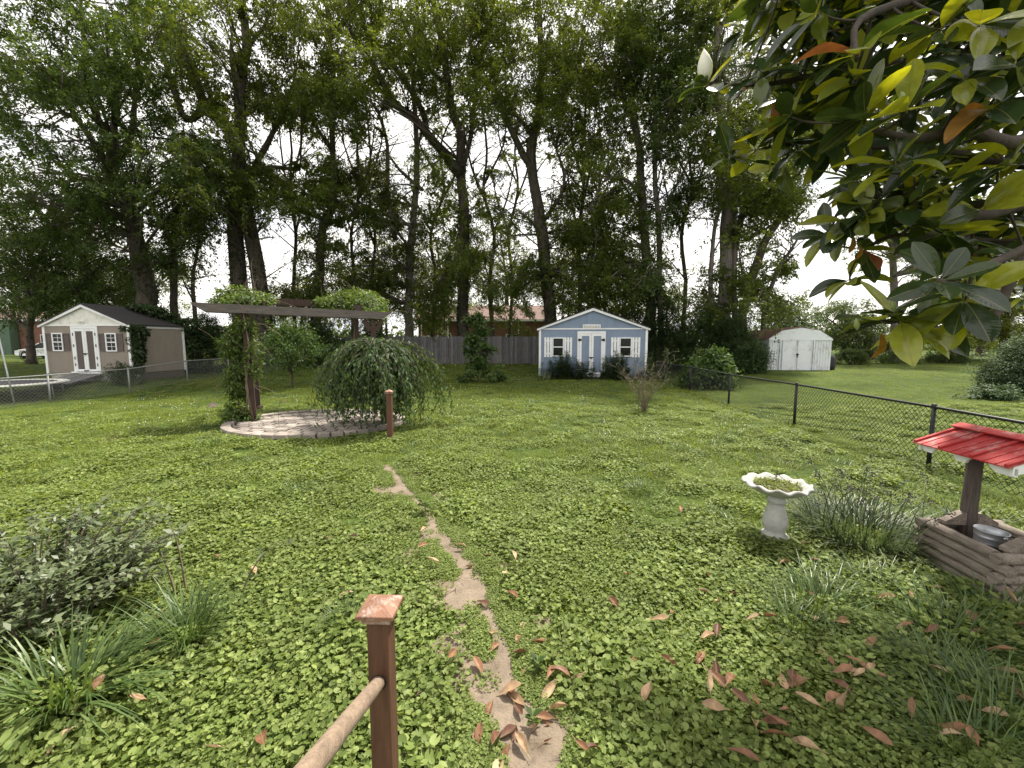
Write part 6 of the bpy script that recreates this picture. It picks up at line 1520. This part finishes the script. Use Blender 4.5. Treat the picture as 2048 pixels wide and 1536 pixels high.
for t_, w in ((0, 0.05), (0.25, 0.78), (0.55, 1.0), (0.8, 0.72), (1.0, 0.04)):
    c = C_ + A_ * Ll * t_ - Nn_ * cu * Ll * t_ * t_; rows += [c - Sd_ * Wl * w / 2 + Nn_ * Wl * 0.12 * w, c, c + Sd_ * Wl * w / 2 + Nn_ * Wl * 0.12 * w]
V = np.stack(rows, 1).reshape(-1, 3); b = (np.arange(nl) * 15)[:, None]; Fc = np.concatenate([b + np.array([[3 * i + k, 3 * i + k + 1, 3 * i + k + 4, 3 * i + k + 3]]) for i in range(4) for k in range(2)])
tag(obj_np('foliage', V, Fc, M['magnolia_far'], mg, True), kind='stuff')
mb.build('branch', M['magnolia_bark'], mg)
# flower bud and seed buds
bp = at(1412, 160, 2.5) - o0; mb = MB()
mb.lathe([(0.004, -0.005), (0.018, 0.0), (0.034, 0.03), (0.04, 0.06), (0.037, 0.09), (0.026, 0.12), (0.011, 0.148), (0.001, 0.165)], 20, (0, 0, 0), lambda a, r, z: (r * (1 + 0.05 * math.sin(3 * a + z * 12)), z)); o = mb.build('flower_bud', M['bud_white'], mg); o.location = bp; o.rotation_euler = (0.0, -0.12, 0)
for px, py, Y in ((1714, 655, 1.85), (1788, 618, 1.82), (1806, 205, 1.66), (1518, 152, 2.5)):
    mb = MB(); mb.lathe([(0.003, -0.01), (0.009, 0.0), (0.012, 0.012), (0.008, 0.03), (0.001, 0.042)], 12); o = mb.build('seed_bud', M['bud_green'], mg); o.location = at(px, py, Y) - o0; o.rotation_euler = (random.uniform(-0.3, 0.3), random.uniform(-0.3, 0.3), 0)

# ================================================================== FALLEN LEAVES
DRY = {c_: [leaf_mesh('fallen_leaf', 0.112, 0.046, c, u, M['dry_' + c_], w) for c, u, w in ((0.3, 0.5, 0.05), (-0.35, 0.7, 0.06), (0.15, 0.9, 0.04), (-0.5, 0.3, 0.08), (0.8, 0.6, 0.05))] for c_ in ('tan', 'russet', 'dark')}
DRYW = {'tan': 'pale tan', 'russet': 'russet brown', 'dark': 'dark brown'}
LPX = [(183, 1412), (152, 1480), (295, 1430), (335, 1240), (300, 1300), (512, 1167), (530, 1525), (680, 1210), (455, 1525), (842, 1075), (858, 1105), (965, 1117), (945, 1138), (880, 1140), (940, 1270), (978, 1270), (1040, 1275), (1060, 1290), (1055, 1310), (980, 1310),
       (965, 1355), (1100, 1365), (1000, 1395), (985, 1410), (1050, 1418), (1098, 1425), (1135, 1435), (1020, 1500), (1055, 1520), (1150, 1510), (1170, 1530), (940, 1525), (1100, 1455), (1410, 1160), (1395, 1200), (1440, 1218), (1515, 1250), (1490, 1265), (1300, 1395), (1270, 1335), (1320, 1335), (1400, 1300), (1560, 1370), (1545, 1400),
       (1635, 1300), (1672, 1262), (1700, 1370), (1665, 1370), (1680, 1418), (1745, 1350), (1775, 1375), (1790, 1275), (1750, 1300), (1820, 1465), (1640, 1445), (1580, 1500), (1560, 1450), (1510, 1480), (1945, 1430), (1960, 1450), (1985, 1360), (1900, 1370), (2030, 1400), (1950, 1525), (1455, 1530), (1250, 1170), (1360, 1025), (1640, 1030), (1600, 1107), (1640, 1137), (1580, 1140), (1300, 1260), (1340, 1250), (1690, 1340), (1860, 1195), (1880, 1205), (1820, 1200), (1235, 1240), (1610, 1385), (1725, 1480), (1500, 1440), (1430, 1345), (170, 1085), (430, 1125), (700, 1090), (660, 1095)]
for i, (px, py) in enumerate(LPX + [(random.uniform(1300, 2040), random.uniform(1180, 1535)) for _ in range(28)] + [(random.uniform(950, 1170), random.uniform(1330, 1535)) for _ in range(16)] + [(random.uniform(880, 1050), random.uniform(1090, 1330)) for _ in range(8)]):
    g = gnd(px, py); dc = random.choices(('tan', 'russet', 'dark'), (5, 5, 2))[0]; o = bpy.data.objects.new('fallen_leaf', random.choice(DRY[dc])); link(o)
    onp = 930 < px < 1200 and py > 1100
    o.location = g + Vector((0, 0, random.uniform(0.012, 0.03) if (onp and float(path_d(g.x, g.y)) < 1.2) else random.uniform(0.06, 0.085))); o.rotation_euler = (random.gauss(0, 0.3), random.gauss(0, 0.25), random.uniform(0, 6.28)); s = random.uniform(0.7, 1.15) * (1.0 if py > 1200 else 0.85); o.scale = (s, s * random.uniform(0.8, 1.1), s)
    pdv = float(path_d(g.x, g.y))
    where = 'lying on the bare dirt path' if pdv < 1.3 else 'beside the dirt path' if pdv < 3.5 and px < 1260 else 'by the grey-green shrub side of the handrail' if px < 740 else 'in long grass below the wishing well' if px > 1740 else 'on the lawn near the bird bath' if py < 1190 else 'on the ground cover between path and well'
    tag(o, DRYW[dc] + ' dry magnolia leaf ' + where, 'fallen leaf', 'fallen magnolia leaves')

# ================================================================== LAWN AND GROUND COVER
protoC = bpy.data.collections.new('ground_cover_kinds'); protoG = bpy.data.collections.new('lawn_kinds')
def violet_patch(seed, R, n, smin, smax, hmax):
    g = np.random.default_rng(seed); parts = []
    for i in range(n):
        a = g.uniform(0, 6.28); r = R * math.sqrt(g.uniform()); s = g.uniform(smin, smax); z = g.uniform(0.25, 1.0) * hmax * (1 - 0.35 * (r / R) ** 2)
        th = g.uniform(0, 6.28); tilt = norm(np.array([g.normal(0, 0.33), g.normal(0, 0.33), 1.0])); x_ = norm(np.cross(tilt, [math.cos(th), math.sin(th), 0])); y_ = np.cross(tilt, x_)
        k = 10; pts = [(0, 0, 0)]
        for j in range(k + 1):
            ph = math.radians(-165 + 330 * j / k); rr = s * (1 + 0.08 * math.cos(2 * ph) + 0.025 * (-1) ** j) * (1 - 0.0 * abs(ph)); pts.append((rr * math.cos(ph), rr * math.sin(ph), s * g.uniform(0.12, 0.34)))
        P = np.array([r * math.cos(a), r * math.sin(a), z]) + np.array([[p_[0] * x_ + p_[1] * y_ + p_[2] * tilt] for p_ in pts]).reshape(-1, 3)
        parts.append((P, np.array([[0, j, j + 1] for j in range(1, k + 1)])))
    return join_vf(parts)
def proto(name, col, V, Fc, mat):
    o = bpy.data.objects.new(name, mesh_np(name, V, Fc, mat)); col.objects.link(o); return o
for i in range(6): proto('cover_%d' % i, protoC, *violet_patch(700 + i, 0.17, 170, 0.007, 0.015, 0.07), M['cover'])
for i in range(3): proto('cover_big_%d' % i, protoC, *violet_patch(720 + i, 0.17, 110, 0.011, 0.021, 0.085), M['cover'])
def grass_patch(seed, R, n, L, W, mix=0.0):
    g = np.random.default_rng(seed); a = g.uniform(0, 6.28, n); r = R * np.sqrt(g.uniform(size=n)); C_ = np.stack([r * np.cos(a), r * np.sin(a), np.zeros(n)], 1)
    le = g.uniform(0.1, 1.0, n); b = g.uniform(0, 6.28, n); A_ = np.stack([np.cos(b) * np.sin(le), np.sin(b) * np.sin(le), np.cos(le)], 1)
    return blade_strip(C_, A_, L * g.uniform(0.5, 1.2, n), W * g.uniform(0.7, 1.2, n), g.uniform(0.2, 0.8, n), 2)
for i in range(5): proto('lawn_%d' % i, protoG, *grass_patch(740 + i, 0.26, 150, 0.11, 0.009), M['grass'])
for i in range(3):
    V, Fc = violet_patch(760 + i, 0.22, 150, 0.006, 0.012, 0.055); proto('lawn_clover_%d' % i, protoG, V, Fc, M['cover'])
# clover heads
g = np.random.default_rng(5); parts = []
for i in range(5):
    c = np.array([g.uniform(-0.4, 0.4), g.uniform(-0.4, 0.4), g.uniform(0.07, 0.12)]); r = 0.011
    parts.append((c + r * np.array([[1, 0, 0], [-1, 0, 0], [0, 1, 0], [0, -1, 0], [0, 0, 1], [0, 0, -1.0]]), np.array([[0, 2, 4], [2, 1, 4], [1, 3, 4], [3, 0, 4], [2, 0, 5], [1, 2, 5], [3, 1, 5], [0, 3, 5]])))
proto('lawn_flowers', protoG, *join_vf(parts), M['clover_flower'])

for i in range(2): proto('lawn_tall_%d' % i, protoG, *grass_patch(780 + i, 0.12, 46, 0.2, 0.008), M['grass_tall'])
proto('lawn_z_straw', protoG, *grass_patch(790, 0.2, 26, 0.1, 0.005), M['grass_dry'])
def scatter(name, label, pts, idx, scl, rot, col):
    me = bpy.data.meshes.new(name); n = len(pts); me.vertices.add(n); me.vertices.foreach_set('co', np.asarray(pts, np.float32).ravel())
    for nm, ty, dat, key in (('idx', 'INT', idx, 'value'), ('scl', 'FLOAT', scl, 'value'), ('rot', 'FLOAT_VECTOR', rot, 'vector')):
        at_ = me.attributes.new(nm, ty, 'POINT'); at_.data.foreach_set(key, np.asarray(dat, np.int32 if ty == 'INT' else np.float32).ravel())
    o = bpy.data.objects.new(name, me); link(o); tag(o, label, kind='stuff')
    ng = bpy.data.node_groups.new(name + '_nodes', 'GeometryNodeTree'); ng.interface.new_socket('Geometry', in_out='INPUT', socket_type='NodeSocketGeometry'); ng.interface.new_socket('Geometry', in_out='OUTPUT', socket_type='NodeSocketGeometry')
    N, L = ng.nodes, ng.links; gi = N.new('NodeGroupInput'); go = N.new('NodeGroupOutput'); ip = N.new('GeometryNodeInstanceOnPoints'); ci = N.new('GeometryNodeCollectionInfo')
    ci.inputs['Collection'].default_value = col; ci.inputs['Separate Children'].default_value = True; ci.inputs['Reset Children'].default_value = True; ip.inputs['Pick Instance'].default_value = True
    def na(nm, ty): q = N.new('GeometryNodeInputNamedAttribute'); q.data_type = ty; q.inputs['Name'].default_value = nm; return q.outputs['Attribute']
    L.new(gi.outputs[0], ip.inputs['Points']); L.new(ci.outputs[0], ip.inputs['Instance']); L.new(na('idx', 'INT'), ip.inputs['Instance Index']); L.new(na('scl', 'FLOAT'), ip.inputs['Scale'])
    er = N.new('FunctionNodeEulerToRotation'); L.new(na('rot', 'FLOAT_VECTOR'), er.inputs[0]); L.new(er.outputs[0], ip.inputs['Rotation']); L.new(ip.outputs[0], go.inputs[0])
    md = o.modifiers.new('scatter', 'NODES'); md.node_group = ng
    return o
def vnoise(x, y, s=1.0, o=0.0):
    return 0.5 + 0.25 * (np.sin(1.3 * x * s + 2.1 * np.sin(0.7 * y * s + o)) + np.sin(1.1 * y * s + 1.7 * np.sin(0.9 * x * s + 2 * o)))
def blocked(x, y, m_=0.0):
    b = ((x - PC.x) / (PRX + 0.08 + m_)) ** 2 + ((y - PC.y) / (PRY + 0.08 + m_)) ** 2 < 1
    b |= (np.abs(x - WC.x) < 0.38 + m_) & (np.abs(y - WC.y) < 0.36 + m_)
    b |= (np.hypot(x - bb.x, y - bb.y) < 0.1 + m_)
    b |= (np.abs(x - cx) < 2.65) & (y > 19.4) & (y < 24.5)
    b |= (np.abs(x - cxt) < 2.3) & (y > 18.1) & (y < 21.6)
    b |= (np.abs(x - cm) < 1.75) & (y > 21.8) & (y < 25.6)
    return b
def field(y0, y1, step, xmax=None):
    ys = np.arange(y0, y1, step); P = []
    for y in ys:
        w = 1.3 * y + 1.0; xs = np.arange(-w, w, step); P.append(np.stack([xs, np.full(len(xs), y)], 1))
    P = np.concatenate(P); P = P + RNG.uniform(-0.5, 0.5, P.shape) * step; return P[:, 0], P[:, 1]
# ground cover: thick near the steps, thinning into the lawn
x, y = field(1.0, 11.5, 0.15)
dens = np.clip(1.2 - sst(3.0, 7.0, y + 1.4 * (vnoise(x, y, 1.1) - 0.5) * 2 + 0.5 * np.abs(x + 1.0) * (x > 0)) * 1.0, 0, 1)
dens = np.maximum(dens, 0.85 * (np.hypot((x + 3.4) / 3.2, (y - 6.6) / 1.6) < 1) * vnoise(x, y, 1.7, 1.0) * 1.4)
dens *= np.clip(0.55 + 0.9 * vnoise(x, y, 2.2, 2.0), 0, 1)
dens *= np.where((x > 2.2) & (y < 4.5), 0.55, 1.0)
pd = path_d(x, y); pn = vnoise(x, y, 9.0, 3.0)
pn2 = vnoise(x, y, 3.1, 1.7)
dens *= np.clip((pd - 0.7 - 0.9 * pn) * 1.5, 0.26 + 0.5 * (pn2 > 0.54), 1)
keep = (RNG.uniform(size=len(x)) < dens) & ~blocked(x, y)
xg, yg = x[keep], y[keep]; n = len(xg)
big = RNG.uniform(size=n) < np.clip(0.75 - 0.22 * yg, 0.02, 0.6) * (np.clip(vnoise(xg, yg, 2.0, 5.0), 0, 1) > 0.45)
idx = np.where(big, 6 + RNG.integers(0, 3, n), RNG.integers(0, 6, n))
idx = np.where(path_d(xg, yg) < 1.6, RNG.integers(0, 6, n), idx)
scl = RNG.uniform(0.7, 1.2, n) * (0.75 + 0.6 * vnoise(xg, yg, 3.3, 0.7)) * np.clip(path_d(xg, yg) * 0.4, 0.42, 1.0)
rot = np.stack([RNG.normal(0, 0.06, n), RNG.normal(0, 0.06, n), RNG.uniform(0, 6.28, n)], 1)
# small leaves creeping in over the bare soil of the path, and straw lying on it
t_ = RNG.uniform(0, len(PATH_XY) - 1.001, 2200); i_ = t_.astype(int); f_ = (t_ - i_)[:, None]
pp = PATH_XY[i_] * (1 - f_) + PATH_XY[i_ + 1] * f_
off_ = RNG.normal(0, 1.0, len(pp)); off_ = np.where(np.abs(off_) < 0.7, off_ + np.sign(off_) * 0.75, off_)
ex, ey2 = pp[:, 0] + off_ * pp[:, 2] * 1.0, pp[:, 1] + RNG.normal(0, 0.03, len(pp))
kk = (vnoise(ex, ey2, 4.5, 0.3) > 0.42) & ~blocked(ex, ey2); ex, ey2 = ex[kk], ey2[kk]; ne_ = len(ex)
xg, yg = np.concatenate([xg, ex]), np.concatenate([yg, ey2]); idx = np.concatenate([idx, RNG.integers(0, 6, ne_)]); scl = np.concatenate([scl, RNG.uniform(0.22, 0.5, ne_)])
rot = np.concatenate([rot, np.stack([RNG.normal(0, 0.06, ne_), RNG.normal(0, 0.06, ne_), RNG.uniform(0, 6.28, ne_)], 1)])
# names sort alphabetically in the collection: cover_0..5, cover_big_0..2
scatter('ground_cover', 'low carpet of round violet and creeping leaves near the steps', np.stack([xg, yg, zt(xg, yg)], 1), idx, scl, rot, protoC)
# lawn grass
X, Y_, SC = [], [], []
for y0, y1, st, s in ((1.0, 9, 0.24, 0.9), (9, 16, 0.3, 1.0), (16, 24, 0.36, 1.05), (24, 34, 0.6, 1.5)):
    x, y = field(y0, y1, st); X.append(x); Y_.append(y); SC.append(np.full(len(x), s))
x, y, s = map(np.concatenate, (X, Y_, SC))
cov = np.clip(1.2 - sst(3.0, 7.0, y), 0, 1)
dens = np.where(y < 9, 1 - 0.45 * cov, 1.0) * np.clip(0.55 + 0.8 * vnoise(x, y, 1.3, 4.0), 0, 1)
dens = np.maximum(dens, 0.85 * ((x > 1.9) & (y < 5.5)) * vnoise(x, y, 2.0, 1.0) * 1.3)
dens *= np.clip((path_d(x, y) - 1.0) * 2, 0, 1)
keep = (RNG.uniform(size=len(x)) < dens) & ~blocked(x, y, 0.12)
x, y, s = x[keep], y[keep], s[keep]; n = len(x)
own = (x > -14.5 + 0.0 * y) & (x < 5.4 + 0.06 * y)
s = s * RNG.uniform(0.7, 1.2, n) * np.where(own, 0.8 + 0.5 * vnoise(x, y, 0.9, 6.0), 0.5)
r_ = RNG.uniform(size=n); cl = np.where(own, 0.3, 0.1)
idx = np.where(r_ < cl, 5 + RNG.integers(0, 3, n), RNG.integers(0, 5, n))
fl = own & (y > 7) & (RNG.uniform(size=n) < 0.10 * (vnoise(x, y, 0.8, 2.5) > 0.5))
# sorted names: lawn_0..4, lawn_clover_0..2, lawn_flowers
idx = np.where(fl, 8, idx)
rt = RNG.uniform(size=n)
idx = np.where(own & (y > 2.3) & (rt < 0.05 + 0.14 * (vnoise(x, y, 1.6, 8.0) > 0.62)), 9 + RNG.integers(0, 2, n), idx)
idx = np.where(own & (y < 9) & (rt > 0.94), 11, idx)
rot = np.stack([RNG.normal(0, 0.06, n), RNG.normal(0, 0.06, n), RNG.uniform(0, 6.28, n)], 1)
scatter('lawn_grass', 'uneven green lawn of grass and clover', np.stack([x, y, zt(x, y)], 1), idx, s, rot, protoG)
